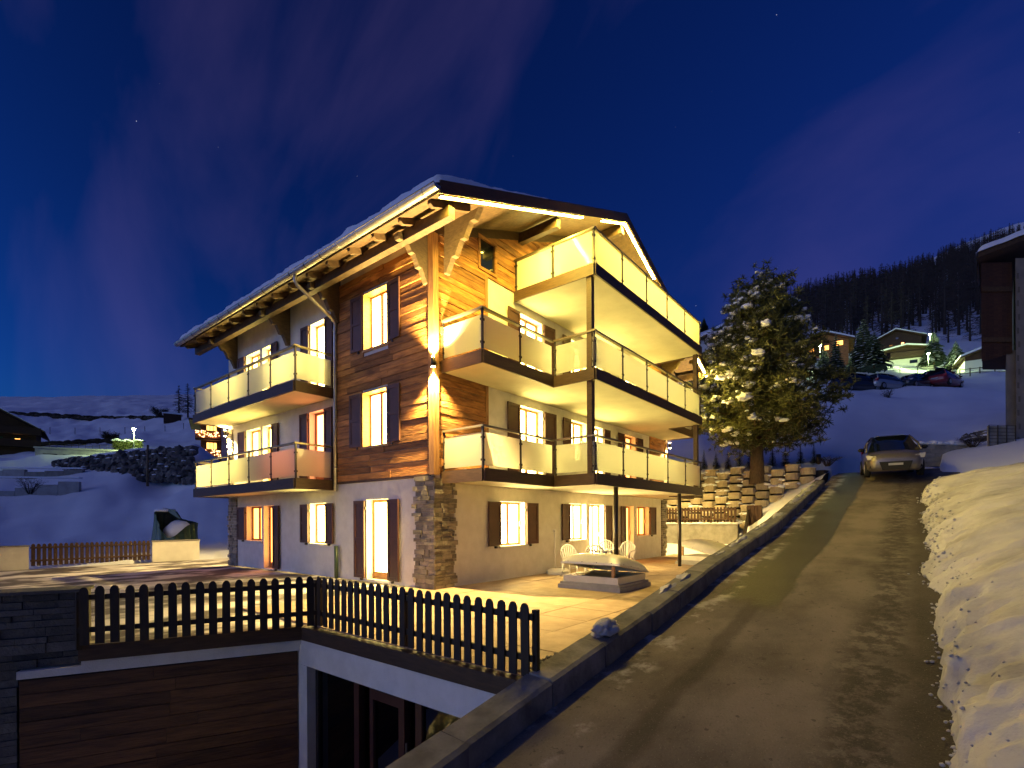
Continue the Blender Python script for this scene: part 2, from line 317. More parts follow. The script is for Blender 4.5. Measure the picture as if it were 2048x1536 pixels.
# log-polar coordinates about the foreground keep near and far detail balanced
def _warp(X, Y):
    dx, dy = X-CAM.x, Y-CAM.y; r = np.hypot(dx, dy); k = np.log1p(r/8.0)/np.maximum(r, 1e-6)
    return dx*k*60, dy*k*60
def _rel(X, Y): return 1+np.hypot(X-CAM.x, Y-CAM.y)/20.0
_wx, _wy = _warp(CPa[:, 0], CPa[:, 1])
_A, _W, _S = _tps_fit(np.c_[_wx, _wy, CPa[:, 2]/_rel(CPa[:, 0], CPa[:, 1])])
def ground_base(X, Y):
    X = np.atleast_1d(np.asarray(X, float)); Y = np.atleast_1d(np.asarray(Y, float)); wx, wy = _warp(X, Y)
    B = np.c_[wx, wy]/_S; z = np.zeros(len(B))
    for i in range(0, len(B), 4000):
        b = B[i:i+4000]; r2 = ((b[:, None]-_A[None])**2).sum(-1)
        z[i:i+4000] = np.where(r2 > 0, r2*np.log(r2+1e-12)*.5, 0) @ _W[:len(_A)] + _W[-3] + b @ _W[-2:]
    return z*_rel(X, Y)
def gz(x, y): return float(ground_base(x, y)[0])
def in_terrace(x, y):
    if 17.0 < x or y > 16.25 or y < -5.9: return False
    if x > -4.05: return True
    return y > -.80 - .49*(x+4.1)      # north of the courtyard wall line
def build_terrain():
    az = np.r_[np.linspace(-50, 50, 340), np.linspace(50, 310, 62)[1:-1]]; az = np.radians(az)+YAW
    rr = np.exp(np.linspace(math.log(1.2), math.log(900), 190)); rr = np.r_[0.01, rr]
    Rg, Ag = np.meshgrid(rr, az, indexing='ij'); X = CAM.x+Rg*np.sin(Ag); Y = CAM.y+Rg*np.cos(Ag)
    Z = ground_base(X.ravel(), Y.ravel()).reshape(X.shape)
    V = []
    for i in range(X.shape[0]):
        for j in range(X.shape[1]):
            x, y, z = X[i, j], Y[i, j], Z[i, j]; d = rr[i]
            if d > 12:
                a = min(1, (d-12)/15); z += a*(.34*mnoise.noise(Vector((x*.16, y*.16, 3))) + .17*mnoise.noise(Vector((x*.42, y*.42, 8))) + .06*mnoise.noise(Vector((x*1.1, y*1.1, 2))))*min(3.5, 1+d/80)
                if d > 60: z += .9*mnoise.noise(Vector((x*.03, y*.03, 1)))*min(4, d/90)
            if -4.3 < x < -1.3 and -5.62 < y < -.7: z = -3.5
            elif in_terrace(x, y): z = -.35
            elif y <= -5.9 and y > -9.9 and x < 24.5 and x > -40: z = min(z, road_z(x)-.18) if x > -4.2 or y < -6.3 else -3.5
            elif y <= -9.9 and x < 24: k_ = min(1, max(0, (x-14)/10)); k_ = k_*k_*(3-2*k_); z = (road_z(x)-.25)*(1-k_)+z*k_
            elif x < -3.9 and x > -16 and y < 6 and y > -12: z = -3.5
            elif 16.9 < x < 20.3 and -6.2 < y < 6: z = .2 + (x-16.9)*1.12
            V.append((x, y, z))
    n = X.shape[1]; Fc = []
    for i in range(X.shape[0]-1):
        for j in range(n): k = (j+1) % n; Fc.append((i*n+j, i*n+k, (i+1)*n+k, (i+1)*n+j))
    mb = MB(); mb.v = V; mb.f = Fc
    o = mb.build('ground', M['snow'], None, True); struct(o)
build_terrain()

def grid(name, m, fn, u, v, parent=None, smooth=True):
    mb = MB(); mb.v = [tuple(fn(a, b)) for a in u for b in v]; nv = len(v)
    mb.f = [(i*nv+j, (i+1)*nv+j, (i+1)*nv+j+1, i*nv+j+1) for i in range(len(u)-1) for j in range(nv-1)]
    return mb.build(name, m, parent, smooth)
nz3 = lambda x, y, s, o=0.0: mnoise.noise(Vector((x*s, y*s, o)))
# road
struct(grid('road', M['road'], lambda x, y: (x, y, road_z(x) + .02*nz3(x, y, .6) + .012*nz3(x, y, 2.2)), np.linspace(-20, 24, 120), np.linspace(-10.4, -6.15, 18)))
# snow bank along the right side of the road
def bank_pt(x, t):
    edge = -9.28 + .16*nz3(x, 0, .55, 4) + .10*nz3(x, 0, 2.1, 2) + .05*nz3(x, 0, 5.5, 7) - .35*max(0, (x-11)/5)**2
    h = float(np.interp(x, [-9, -5, -1, 3.6, 9, 13, 15.2, 16.3], [.9, 1.05, 1.25, 1.42, 1.15, .9, .55, 0.0]))
    y = edge - t
    tt = max(t, 0); lip = min(.34, h*.4)*(1-math.exp(-tt/.10))*(.75+.5*nz3(x, 3, .9, 1)); z = road_z(x) + lip + max(0, h-.34)*(1-math.exp(-tt/1.1)) + .07*max(0, tt-2)
    if t > 1: z += min(1, (t-1))*(.25*nz3(x, y, .35, 11) + .09*nz3(x, y, 1.3, 4) + .04*nz3(x, y, 4, 6))
    if t <= 0: return (x, y, road_z(x)-.1)
    zz = z - road_z(x); k = min(1, zz*3)
    dsp = k*((.10*mnoise.noise(Vector((x*.9, zz*.9, 1))) + .10*mnoise.noise(Vector((x*2.3, zz*2.6+y, 5))))*max(.35, 1-t*.5) + .09*mnoise.noise(Vector((x*5.5, zz*6, 9))) + .06*mnoise.noise(Vector((x*11, zz*11, 2))))
    return (x, y + dsp*max(.25, 1-t*1.2), z + dsp*.45)
struct(grid('snow_bank', M['bank'], bank_pt, np.linspace(-8, 16.4, 420), [-.02, 0.005, .02, .04, .065, .09, .12, .15, .185, .22, .26, .3, .35, .4, .45, .5, .56, .62, .68, .75, .82, .9, .97, 1.05, 1.12, 1.2, 1.4, 1.6, 1.85, 2.1, 2.5, 3, 3.6, 4.4, 5.4, 7, 9, 12, 16, 22]))
# loose snow crumbs fallen from the bank
mb = MB()
for i in range(420):
    x = random.uniform(-6, 15); b = bank_pt(x, 0.01); r = random.uniform(.008, .024)*(2.0 if random.random() < .05 else 1)
    y = b[1] + abs(random.gauss(0, .07)) - .04; mb.blob((x, y, road_z(x)+r*.4+.01), (r, r, r*.7), 1, .3, 1)
for i in range(800):
    x = random.uniform(-6.5, 15.5) if i % 3 else random.uniform(4, 15); t = abs(random.gauss(.04, .16))+.01; b = bank_pt(x, t); r = random.uniform(.007, .018)*(1 if x < 2 else 1.7 if x < 7 else 2.6)
    mb.blob((b[0], b[1], b[2]+r*.15), (r*1.2, r, r*.8), 1, .4, 1)
tag(mb.build('snow_crumb', M['bank'], None, True), 'loose crumbs of snow along the foot of the roadside bank', 'snow', kind='stuff')

# ------------------------------------------------------------------ terrace
terr = empty('terrace'); struct(terr)
poly = [(-4.05, -5.85, 0), (17.0, -5.85, 0), (17.0, 16.2, 0), (-16, 16.2, 0), (-16, 4.6, 0), (-7.6, .47, 0), (-4.1, -1.3, 0)]
obj_t = MB().prism([(x, y, -.30) for x, y, _ in poly], (0, 0, .262)).build('terrace_base', M['yard'], terr)
ts = .98
for i in range(22):
    for j in range(7):
        x0 = -4.02+i*ts; y0 = -5.83+j*ts
        y1 = min(y0+ts-.012, .0 if x0 > -.2 else 1.02)
        if x0+ts > 17.05 or y1-y0 < .1: continue
        block('paving_slab', M['tile'], terr, x0, min(x0+ts-.012, 17), y0, y1, -.035, random.uniform(-.004, .004))
# ------------------------------------------------------------------ chalet
CH = empty('chalet', (0, 0, 0), 0, 'large white and timber chalet with glowing glass balconies under a snowy roof', 'chalet')
W, LN = 14.36, 11.57; Z1, Z2, Z3 = 2.57, 5.275, 7.97
TL = lambda u, n, z: (-n, u, z)      # left facade: u along Y, n outwards
TG = lambda u, n, z: (u, -n, z)      # gable facade: u along X
ZU = lambda x: 8.32 + .389*(min(x, W-x)+1.26)   # underside of the roof
def facade(tf, u0, u1, z0, z1, ops, depth=.26):
    mb = MB(tf); us = sorted({u0, u1, *[a for o in ops for a in o[:2]]}); zs = sorted({z0, z1, *[a for o in ops for a in o[2:4]]})
    for a, b in zip(us, us[1:]):
        for c, d in zip(zs, zs[1:]):
            mu_, mz = (a+b)/2, (c+d)/2
            if any(o[0] < mu_ < o[1] and o[2] < mz < o[3] for o in ops): continue
            mb.quad((a, 0, c), (b, 0, c), (b, 0, d), (a, 0, d))
    for a, b, c, d in [o[:4] for o in ops]:
        e = -depth
        mb.quad((a, 0, c), (a, e, c), (a, e, d), (a, 0, d)); mb.quad((b, 0, c), (b, e, c), (b, e, d), (b, 0, d))
        mb.quad((a, 0, c), (b, 0, c), (b, e, c), (a, e, c)); mb.quad((a, 0, d), (b, 0, d), (b, e, d), (a, e, d))
    return mb
# openings: u0 u1 z0 z1 | pane material | door? | shutters (left, right) | wood lined
OL = [(8.92, 10.1, .97, 2.22, 'win_orange', 0, (0, 1), 0), (8.04, 8.77, .04, 2.22, 'win_orange', 1, (1, 0), 0), (4.76, 5.69, .97, 2.22, 'win_hot', 0, (1, 1), 0), (1.78, 2.74, .07, 2.25, 'win_hot', 1, (1, 1), 0),
      (1.76, 2.86, 3.70, 5.22, 'win_hot', 0, (1, 1), 1), (1.72, 2.80, 6.36, 7.92, 'win_hot', 0, (1, 1), 1),
      (9.0, 10.07, 3.7, 5.0, 'win', 0, (0, 1), 0), (8.09, 8.8, 2.87, 5.0, 'win', 1, (1, 0), 0), (4.8, 5.7, 2.87, 5.06, 'win_red', 1, (1, 1), 0),
      (9.0, 10.07, 6.4, 7.74, 'win', 0, (0, 1), 0), (8.09, 8.8, 5.57, 7.74, 'win', 1, (1, 0), 0), (4.74, 5.6, 5.57, 7.78, 'win_hot', 1, (1, 1), 0)]
OG = [(2.47, 3.61, .93, 2.20, 'win_ground', 0, (1, 1), 0), (6.09, 7.18, .97, 2.22, 'win_ground', 0, (1, 0), 0), (7.45, 8.46, .04, 2.22, 'win_ground', 1, (0, 1), 0), (10.22, 11.02, .04, 2.22, 'win_orange', 1, (1, 0), 0), (11.33, 12.52, .97, 2.22, 'win_orange', 0, (0, 1), 0),
      (3.36, 4.56, 2.87, 5.06, 'win_hot', 1, (1, 1), 0), (6.16, 7.22, 3.7, 5.06, 'win', 0, (1, 0), 0), (7.48, 8.4, 2.87, 5.06, 'win_hot', 1, (0, 1), 0), (10.12, 11.2, 2.87, 5.08, 'win_orange', 1, (1, 1), 0),
      (3.38, 4.54, 5.57, 7.78, 'win_hot', 1, (1, 1), 0), (6.16, 7.22, 6.4, 7.78, 'win', 0, (1, 0), 0), (7.48, 8.4, 5.57, 7.78, 'win_hot', 1, (0, 1), 0), (10.12, 11.2, 5.57, 7.78, 'win', 1, (1, 1), 0)]
def add_wall(tf, u0, u1, z0, z1, ops): return facade(tf, u0, u1, z0, z1, ops).build('wall', M['plaster'], CH)
add_wall(TL, 0, LN, 0, 8.78, OL); add_wall(TG, 0, W, 0, 8.78, OG)
mb = MB(); i = mb.pts([(0, 0, 8.78), (W, 0, 8.78), (W/2, 0, ZU(W/2))]); mb.face(i, i+1, i+2)
mb.build('gable_wall', M['plaster'], CH)
mb = MB(); mb.quad((W, 0, 0), (W, LN, 0), (W, LN, 8.78), (W, 0, 8.78)); mb.build('wall', M['plaster'], CH)
mb = MB(); i = mb.pts([(0, LN, 0), (W, LN, 0), (W, LN, 8.78), (W/2, LN, ZU(W/2)), (0, LN, 8.78)]); mb.face(i, i+1, i+2, i+3, i+4); mb.build('wall', M['plaster'], CH)

def shutter(tf, hu, s, wd, z0, z1, ang):
    mb = MB(lambda a, b, z: tf(hu + s*(a*math.cos(ang) - b*math.sin(ang)), .02 + a*math.sin(ang) + b*math.cos(ang), z))
    g = .03
    mb.bx(g, wd, .008, .03, z0, z1)
    for c, d in ((g, g+.075), (wd-.075, wd)): mb.bx(c, d, .03, .05, z0, z1)
    for c, d in ((z0, z0+.09), (z1-.09, z1), (z0+(z1-z0)*.48, z0+(z1-z0)*.48+.08)): mb.bx(g+.075, wd-.075, .03, .05, c, d)
    o = mb.build('shutter', M['shutter'], CH)
    hb = MB(lambda a, b, z: tf(hu + s*a, b, z))
    hb.bx(wd*.35, wd*.45, .0, .07, z0-.07, z0-.01).build('shutter_catch', M['metal_dark'], o)
    hb = MB(lambda a, b, z: tf(hu + s*a, b, z)); hb.bx(.0, .05, .01, .045, z1-.25, z1-.17).build('hinge', M['metal_dark'], o)
    return o
def window(tf, o, side):
    u0, u1, z0, z1, pm, door, sh, lined = o
    dep = .20; n0, n1 = -dep-.05, -dep
    mb = MB(tf); fw = .075
    mb.bx(u0+.004, u0+fw, n0, n1, z0+.004, z1-.004); mb.bx(u1-fw, u1-.004, n0, n1, z0+.004, z1-.004); mb.bx(u0+fw, u1-fw, n0, n1, z1-fw, z1-.004); mb.bx(u0+fw, u1-fw, n0, n1, z0+.004, z0+fw+(.12 if door else 0))
    if u1-u0 > 1.0: c = (u0+u1)/2; mb.bx(c-.05, c+.05, n0, n1+.012, z0+fw, z1-fw)
    wn = mb.build('balcony_door' if door else 'window', M['frame'] if lined != 2 else M['plank'], CH)
    pn = MB(tf); pn.quad((u0+.02, n0+.02, z0+.02), (u1-.02, n0+.02, z0+.02), (u1-.02, n0+.02, z1-.02), (u0+.02, n0+.02, z1-.02)); pn.build('pane', M[pm], wn, fix=False)
    h = MB(tf); hc = u0+fw*.5 if side == 'L' else u1-fw*.5; h.bx(hc-.012, hc+.012, n1, n1+.05, (z0+z1)/2-.07, (z0+z1)/2+.07); h.build('handle', M['brass'], wn)
    if not door and lined != 2:
        s = MB(tf); s.bx(u0-.05, u1+.05, -.18, .05, z0-.05, z0+.012); s.build('sill', M['plaster'] if not lined else M['lining'], wn)
    if lined:
        t = .03; q = MB(tf); q.bx(u0+.002, u0+t, -dep, .045, z0+.013, z1-.002); q.bx(u1-t, u1-.002, -dep, .045, z0+.013, z1-.002); q.bx(u0+t, u1-t, -dep, .045, z1-t, z1-.002)
        q.build('lining', M['lining'] if lined == 1 else M['plank'], wn)
    sw = min(.62, max(.45, (u1-u0)*.5)) if not door else max(.48, (u1-u0)*.52)
    if sh[0]: shutter(tf, u0, -1, sw, z0+.03, z1-.02, random.uniform(.02, .07))
    if sh[1]: shutter(tf, u1, 1, sw, z0+.03, z1-.02, random.uniform(.02, .07))
for o in OL: window(TL, o, 'L')
for o in OG: window(TG, o, 'G')
# glazed attic doors behind the top balcony
for a, b in ((4.3, 5.5), (6.5, 7.9), (8.9, 10.1)):
    f_ = MB(TG); f_.bx(a-.06, b+.06, .045, .09, 8.27, 10.0); dd = f_.build('balcony_door', M['frame'], CH)
    p_ = MB(TG); p_.quad((a, .095, 8.35), (b, .095, 8.35), (b, .095, 9.93), (a, .095, 9.93)); p_.build('pane', M['win'], dd, fix=False)
aw = MB(TG); aw.bx(1.56, 1.64, .0, .07, 8.37, 9.30); aw.bx(2.24, 2.32, .0, .07, 8.37, 9.30); aw.bx(1.64, 2.24, .0, .07, 9.22, 9.30); aw.bx(1.64, 2.24, .0, .07, 8.37, 8.45); awo = aw.build('window', M['plank'], CH)
MB(TG).bx(1.64, 2.24, .004, .012, 8.45, 9.22).build('pane', M['carglass'], awo)
# timber planks
def planks(tf, u0, u1, z0, z1, ops, step=.178, left=None, right=None, lens=(1.4, 2.6)):
    z = z0
    while z < z1-.05:
        h = step*random.uniform(.88, 1.12); zt = min(z+h, z1); a0 = u0 if left is None else left(zt); a1 = u1 if right is None else right(zt)
        segs = [(a0, a1)]
        for o in ops:
            if o[2]-.0 < zt-.02 and o[3]+.0 > z+.02:
                ns_ = []
                for a, b in segs:
                    if o[0]-.01 > a and o[0]-.01 < b: ns_.append((a, o[0]-.01))
                    elif o[0]-.01 >= b: ns_.append((a, b)); continue
                    if o[1]+.01 < b and o[1]+.01 > a: ns_.append((o[1]+.01, b))
                    elif o[1]+.01 <= a: ns_.append((a, b))
                segs = ns_
        for a, b in segs:
            while b-a > .06:
                e = min(b, a+random.uniform(*lens)); 
                if b-e < .35: e = b
                n = random.uniform(.02, .05)
                p, q = tf(a+.003, .001, z+.007), tf(e-.003, n, zt-.007)
                block('plank', M['plank'], CH, p[0], q[0], p[1], q[1], p[2], q[2]); a = e
        z += h
planks(TL, .10, 4.12, 2.80, 8.52, [OL[4], OL[5]])
planks(TG, .10, 1.84, 2.80, 8.27, [], lens=(3, 4))
planks(TG, .1, W, 8.27, 11.4, [(1.60, 2.28, 8.45, 9.22)], left=lambda z: max(.1, (z-8.32)/.389-1.2), right=lambda z: W-max(.1, (z-8.32)/.389-1.2), lens=(3.0, 5.0))
planks(TG, 12.6, W-.1, 2.80, 8.27, [], lens=(3, 4), step=.36)
block('trim_board', M['post_wood'], CH, 1.84, 1.95, -.05, -.001, 2.8, 8.27); block('trim_board', M['fascia'], CH, -.055, -.001, 4.10, 4.19, 2.8, 8.5)
block('corner_post', M['post_wood'], CH, -.075, .105, -.075, .105, 2.78, 8.62)
block('corner_post', M['post_wood'], CH, W-.105, W+.075, -.075, .105, 2.78, 8.62)
block('sill_beam', M['fascia'], CH, -.05, -.001, .105, 4.12, 2.74, 2.80)
# facing stones on the corners
def quoin(tf, u0, u1, z0, z1, m, rag=.06):
    z = z0
    while z < z1-.03:
        h = min(random.uniform(.065, .13), z1-z); a = u0
        end = u1 + random.choice((-rag, 0, rag))
        while a < end-.02:
            e = min(end, a+random.uniform(.14, .38)); e = end if end-e < .1 else e
            n = random.uniform(.025, .075); p, q = tf(a+.004, .001, z+.004), tf(e-.004, n, z+h-.004)
            block('stone', m, CH, p[0], q[0], p[1], q[1], p[2], q[2]); a = e
        z += h
quoin(TL, -.045, .72, 0, 2.76, M['stone']); quoin(TG, -.04, .68, 0, 2.70, M['stone'])
quoin(TL, 10.85, 11.6, 0, 2.55, M['stone']); quoin(TG, 13.85, 14.40, 0, 2.55, M['stone'])
quoin(TL, 11.2, 11.6, 2.9, 5.2, M['stone'])
# balconies
def balcony(path, zb, tops=1.30, gtop=1.13, gbot=.37, divs=None, skip_first=False):
    outer = [Vector((x, y, 0)) for x, y in path]
    mb = MB(); mb.prism([(p.x, p.y, zb+.03) for p in outer], (0, 0, .21)); bal = mb.build('balcony', M['soffit'], CH)
    for k in range(len(outer)-1):
        a, b = outer[k], outer[k+1]; t = (b-a).normalized(); nrm = Vector((t.y, -t.x, 0)); cen = sum(outer, Vector())/len(outer)
        if nrm.dot((a+b)/2-cen) < 0: nrm = -nrm
        if k in _concave(path): nrm = nrm
        tf = lambda u, n, z, a=a, t=t, nrm=nrm: a + t*u + nrm*n + Vector((0, 0, z))
        ln = (b-a).length
        MB(tf).bx(-.0, ln+.0, .002, .045, zb, zb+.30).build('fascia_board', M['fascia'], bal)
        MB(tf).bx(-.03, ln+.03, -.085, .0+.012, zb+tops-.045, zb+tops).build('handrail', M['handrail'], bal)
        n_ = divs[k] if divs else max(1, round(ln/1.5))
        for i in range(n_+1):
            u = ln*i/n_; u = min(max(u, .03), ln-.03)
            pb = MB(tf).bx(u-.022, u+.022, -.06, -.015, zb+.24, zb+tops-.045)
            for cz in (gbot+.12, gtop-.12): pb.bx(u-.05, u+.05, -.066, -.008, zb+cz-.025, zb+cz+.025)
            if i < n_ or k == len(outer)-2: pb.build('railing_post', M['metal_dark'], bal)
            if i < n_:
                e = ln*(i+1)/n_
                MB(tf).bx(u+.035, e-.035, -.043, -.031, zb+gbot, zb+gtop).build('glass_panel', M['frost'], bal)
    return bal
def _concave(p): return ()
XS0, XB0, XB1, XS1, YS, YB = .25, 3.12, 11.31, 14.12, -1.373, -2.66
big = [(XS0, -.002), (XS0, YS), (XB0, YS), (XB0, YB), (XB1, YB), (XB1, YS), (XS1, YS), (XS1, -.002)]
balcony(big, Z1, divs=[1, 2, 1, 5, 1, 2, 1]); balcony(big, Z2, divs=[1, 2, 1, 5, 1, 2, 1])
balcony([(XB0, -.05), (XB0, YB), (XB1, YB), (XB1, -.05)], Z3, tops=1.24, gtop=1.17, gbot=.33, divs=[2, 5, 2])
lb = [(-.002, 4.31), (-1.21, 4.31), (-1.21, 11.55), (-.002, 11.55)]
balcony(lb, Z1, divs=[1, 5, 1]); balcony(lb, Z2, divs=[1, 5, 1])
for x in (XB0+.09, XB1-.09):
    for za, zb in ((Z1+.24, Z2+.02), (Z2+.24, Z3+.02)): block('timber_column', M['fascia'], CH, x-.075, x+.075, YB+.10, YB+.25, za, zb)
for x in (4.56, 9.42): MB().tube([(x, -2.50, 0), (x, -2.50, Z1+.02)], .065, 16).build('steel_column', M['metal_dark'], CH, True)
# roof
rf_ = MB()
pl = [(-1.26, ZU(-1.26)), (W/2, ZU(W/2)), (W+1.26, ZU(W+1.26)), (W+1.26, ZU(W+1.26)+.18), (W/2, ZU(W/2)+.2), (-1.26, ZU(-1.26)+.18)]
rf_.prism([(x, -1.58, z) for x, z in pl], (0, 14.34, 0)); ROOF = rf_.build('roof', M['roofwood'], CH)
for s in (0, 1):
    fx = (lambda x: x) if s == 0 else (lambda x: W-x)
    # verge boards, rafters, purlins, brackets
    a, b = -1.27, W/2
    MB().prism([(fx(a), -1.585, ZU(a)-.035), (fx(b), -1.585, ZU(b)-.035), (fx(b), -1.585, ZU(b)+.26), (fx(a), -1.585, ZU(a)+.24)], (0, -.035, 0)).build('verge_board', M['fascia'], ROOF)
    y = -1.2
    while y < 12.7:
        MB().prism([(fx(-1.2), y-.05, ZU(-1.2)-.002), (fx(.0), y-.05, ZU(0)-.002), (fx(.0), y-.05, ZU(0)-.155), (fx(-1.12), y-.05, ZU(-1.12)-.15), (fx(-1.2), y-.05, ZU(-1.2)-.08)], (0, .1, 0)).build('rafter', M['roofwood'], ROOF); y += .97
    xp = fx(-.72); block('purlin', M['roofwood'], ROOF, xp-.09, xp+.09, -1.38, 12.6, ZU(-.72)-.40, ZU(-.72)-.157)
    xp = fx(3.4); block('purlin', M['roofwood'], ROOF, xp-.09, xp+.09, -1.38, -.04, ZU(3.4)-.36, ZU(3.4)-.08)
    def brk(y, wall_n):
        pts = [(0, 7.42), (-.10, 7.42), (-.13, 7.50), (-.24, 7.72), (-.34, 7.72), (-.36, 7.78), (-.46, 7.98), (-.56, 7.98), (-.58, 8.03), (-.66, 8.14), (-.92, 8.14), (-.95, 8.20), (-.95, ZU(-.95)-.16), (-.81, ZU(-.81)-.16), (-.81, 8.10), (-.63, 8.10), (-.63, ZU(-.63)-.16), (0, ZU(0)-.16)]
        pts = [p for p in pts if p not in [(-.81, ZU(-.81)-.16), (-.81, 8.10), (-.63, 8.10), (-.63, ZU(-.63)-.16)]]
        MB().prism([(fx(px), y-.075, pz) for px, pz in pts], (0, .15, 0)).build('bracket', M['bracketwood'], ROOF)
    for y in (.19, 4.02, 6.92, 10.84): brk(y, 0)
    xb = fx(.40)
    gp = [(0, 7.75), (-.12, 7.75), (-.15, 7.83), (-.30, 8.08), (-.42, 8.08), (-.45, 8.16), (-.60, 8.40), (-.73, 8.40), (-.76, 8.48), (-.92, 8.72), (-1.06, 8.72), (-1.09, 8.78), (-1.2, ZU(.4)-.02), (0, ZU(.4)-.02)]
    MB().prism([(xb-.075, py, pz) for py, pz in gp], (.15, 0, 0)).build('bracket', M['bracketwood'], ROOF)
    MB().prism([(fx(0), -.06, ZU(0)-.24), (fx(W/2), -.06, ZU(W/2)-.24), (fx(W/2), -.06, ZU(W/2)-.003), (fx(0), -.06, ZU(0)-.003)], (0, .055, 0)).build('frieze_board', M['fascia'], ROOF)
block('ridge_purlin', M['roofwood'], ROOF, W/2-.1, W/2+.1, -1.45, -.06, ZU(W/2)-.36, ZU(W/2)-.06)
# gutters and downpipe
for gx, sg in ((-1.36, 1), (W+1.36, -1)):
    gm = MB(); zc = 8.42; prof = [(.095*math.cos(t), .095*math.sin(t)) for t in np.linspace(math.pi, 2*math.pi, 9)]; pin = [(.088*math.cos(t), .088*math.sin(t)) for t in np.linspace(2*math.pi, math.pi, 9)]
    gm.prism([(gx+a, -1.62, zc+b) for a, b in prof+pin], (0, 14.42, 0)); gt_ = gm.build('gutter', M['steel'], CH, False)
    for ye in (-1.625, 12.80): MB().prism([(gx+a, ye, zc+b) for a, b in prof], (0, .01, 0)).build('gutter_end', M['steel'], gt_)
    MB().tube([(gx-.095*sg, -1.62, zc+.005), (gx-.095*sg, 12.8, zc+.005)], .014, 8).build('gutter_bead', M['steel'], gt_, True)
    if sg == 1:
        for k in range(19):
            y = -1.25+k*.77; pr_ = [(.104*math.cos(t), .104*math.sin(t)) for t in np.linspace(math.pi, 2*math.pi, 9)]
            MB().prism([(gx+a, y, zc+b) for a, b in pr_+[(p*.9, q*.9) for p, q in pr_[::-1]]], (0, .03, 0)).build('gutter_clip', M['metal_dark'] if k > 4 else M['steel'], gt_)
dp = MB().tube([(-1.36, 3.98, 8.34), (-1.36, 3.98, 8.18), (-1.30, 3.98, 8.08), (-.20, 4.05, 7.52), (-.10, 4.08, 7.42), (-.085, 4.10, 7.30), (-.085, 4.13, 5.0), (-.085, 4.13, 2.55)], .05, 14).build('downpipe', M['steel'], CH, True)
for z in (3.2, 4.6, 5.9, 7.2): MB().tube([(-.085, 4.12, z), (-.085, 4.12, z+.05)], .06, 14).build('pipe_clip', M['steel'], dp, True)
# green riser pipe by the wall
MB().tube([(-.10, 4.08, 0), (-.10, 4.08, .95)], .06, 14).build('riser_pipe', M['greenpipe'], CH, True)
# light strip under the verge
for a, b in ((-1.2, 4.45), (5.6, 7.17), (7.19, 9.6), (9.85, W+1.2)):
    ch_ = MB().prism([(a, -1.575, ZU(a)-.06), (b, -1.575, ZU(b)-.06), (b, -1.575, ZU(b)-.012), (a, -1.575, ZU(a)-.012)], (0, .085, 0)).build('light_strip', M['metal_dark'], CH)
    q_ = MB(); q_.quad((a, -1.57, ZU(a)-.066), (b, -1.57, ZU(b)-.066), (b, -1.50, ZU(b)-.066), (a, -1.50, ZU(a)-.066)); q_.build('diffuser', M['led'], ch_, fix=False)
    MB().prism([(a, -1.497, ZU(a)-.085), (b, -1.497, ZU(b)-.085), (b, -1.497, ZU(b)-.02), (a, -1.497, ZU(a)-.02)], (0, .012, 0)).build('channel_lip', M['metal_dark'], ch_)
# up and down wall lamps
def sconce(x, y, z, dx, dy, e=1100, spread=110):
    s = MB().tube([(x, y, z-.11), (x, y, z+.11)], .055, 16).build('wall_lamp', M['metal_dark'], CH, True)
    MB().bx(min(x, x+dx), max(x, x+dx), y-.02, y+.02, z-.03, z+.03).build('lamp_arm', M['metal_dark'], s)
    for sg in (-1, 1):
        MB().tube([(x, y, z+sg*.111), (x, y, z+sg*.118)], .045, 14).build('lamp_lens', M['lampglow'], s)
        ld = bpy.data.lights.new('wall_lamp_light', 'SPOT'); ld.energy = e; ld.color = (1.0, .70, .24); ld.spot_size = R(spread); ld.spot_blend = .7; ld.shadow_soft_size = .04
        lo = bpy.data.objects.new('wall_lamp_light', ld); COL.objects.link(lo); lo.location = (x, y, z+sg*.15); lo.rotation_euler = (0 if sg < 0 else math.pi, 0, 0); lo.parent = s
sconce(-.15, -.15, 5.44, .1, .1)
sconce(-.17, LN-.05, 5.05, .15, 0, 620, 140); sconce(W+.15, -.17, 5.1, 0, .1, 520, 140)
# snow on the roof
def roof_snow():
    us = np.linspace(0, 1, 150); ys = np.linspace(-1.60, 12.82, 120); mb = MB(); top = []
    xs = [-1.36+(W+2.72)*u for u in us]
    for x in xs:
        for y in ys:
            ed = min((x+1.36), (W+1.36-x), 9); ee = min(1, max(0, ed)/.16); ey = min(1, max(0, y+1.60)/.16)*min(1, max(0, 12.82-y)/.2)
            h = .27 + .07*nz3(x, y, .8, 2) + .05*nz3(x, y, 2.2, 6) + .03*nz3(x, y, 5.5, 1)
            h *= float(np.interp(x, [-1.4, 1, 4, 9, 16], [1.15, .75, .45, .45, .8])) if y < .4 else 1
            k = math.sqrt(max(0, ee))*math.sqrt(max(0, ey))
            zz = ZU(min(max(x, -1.26), W+1.26)) + .19 - (.05 if x < -1.26 or x > W+1.26 else 0)
            wob = .05*nz3(y, x, 1.4, 3)+.035*nz3(y, x, 4.5, 4)
            mb.v.append((x + (wob if x < -1.0 else 0), y, zz + h*k))
    n = len(ys)
    for i in range(len(xs)-1):
        for j in range(n-1): mb.f.append((i*n+j, (i+1)*n+j, (i+1)*n+j+1, i*n+j+1))
    o = mb.build('roof_snow', M['snow_clean'], None, True); tag(o, 'thick lumpy snow lying on the roof of the lit chalet', 'snow', kind='stuff')
roof_snow()

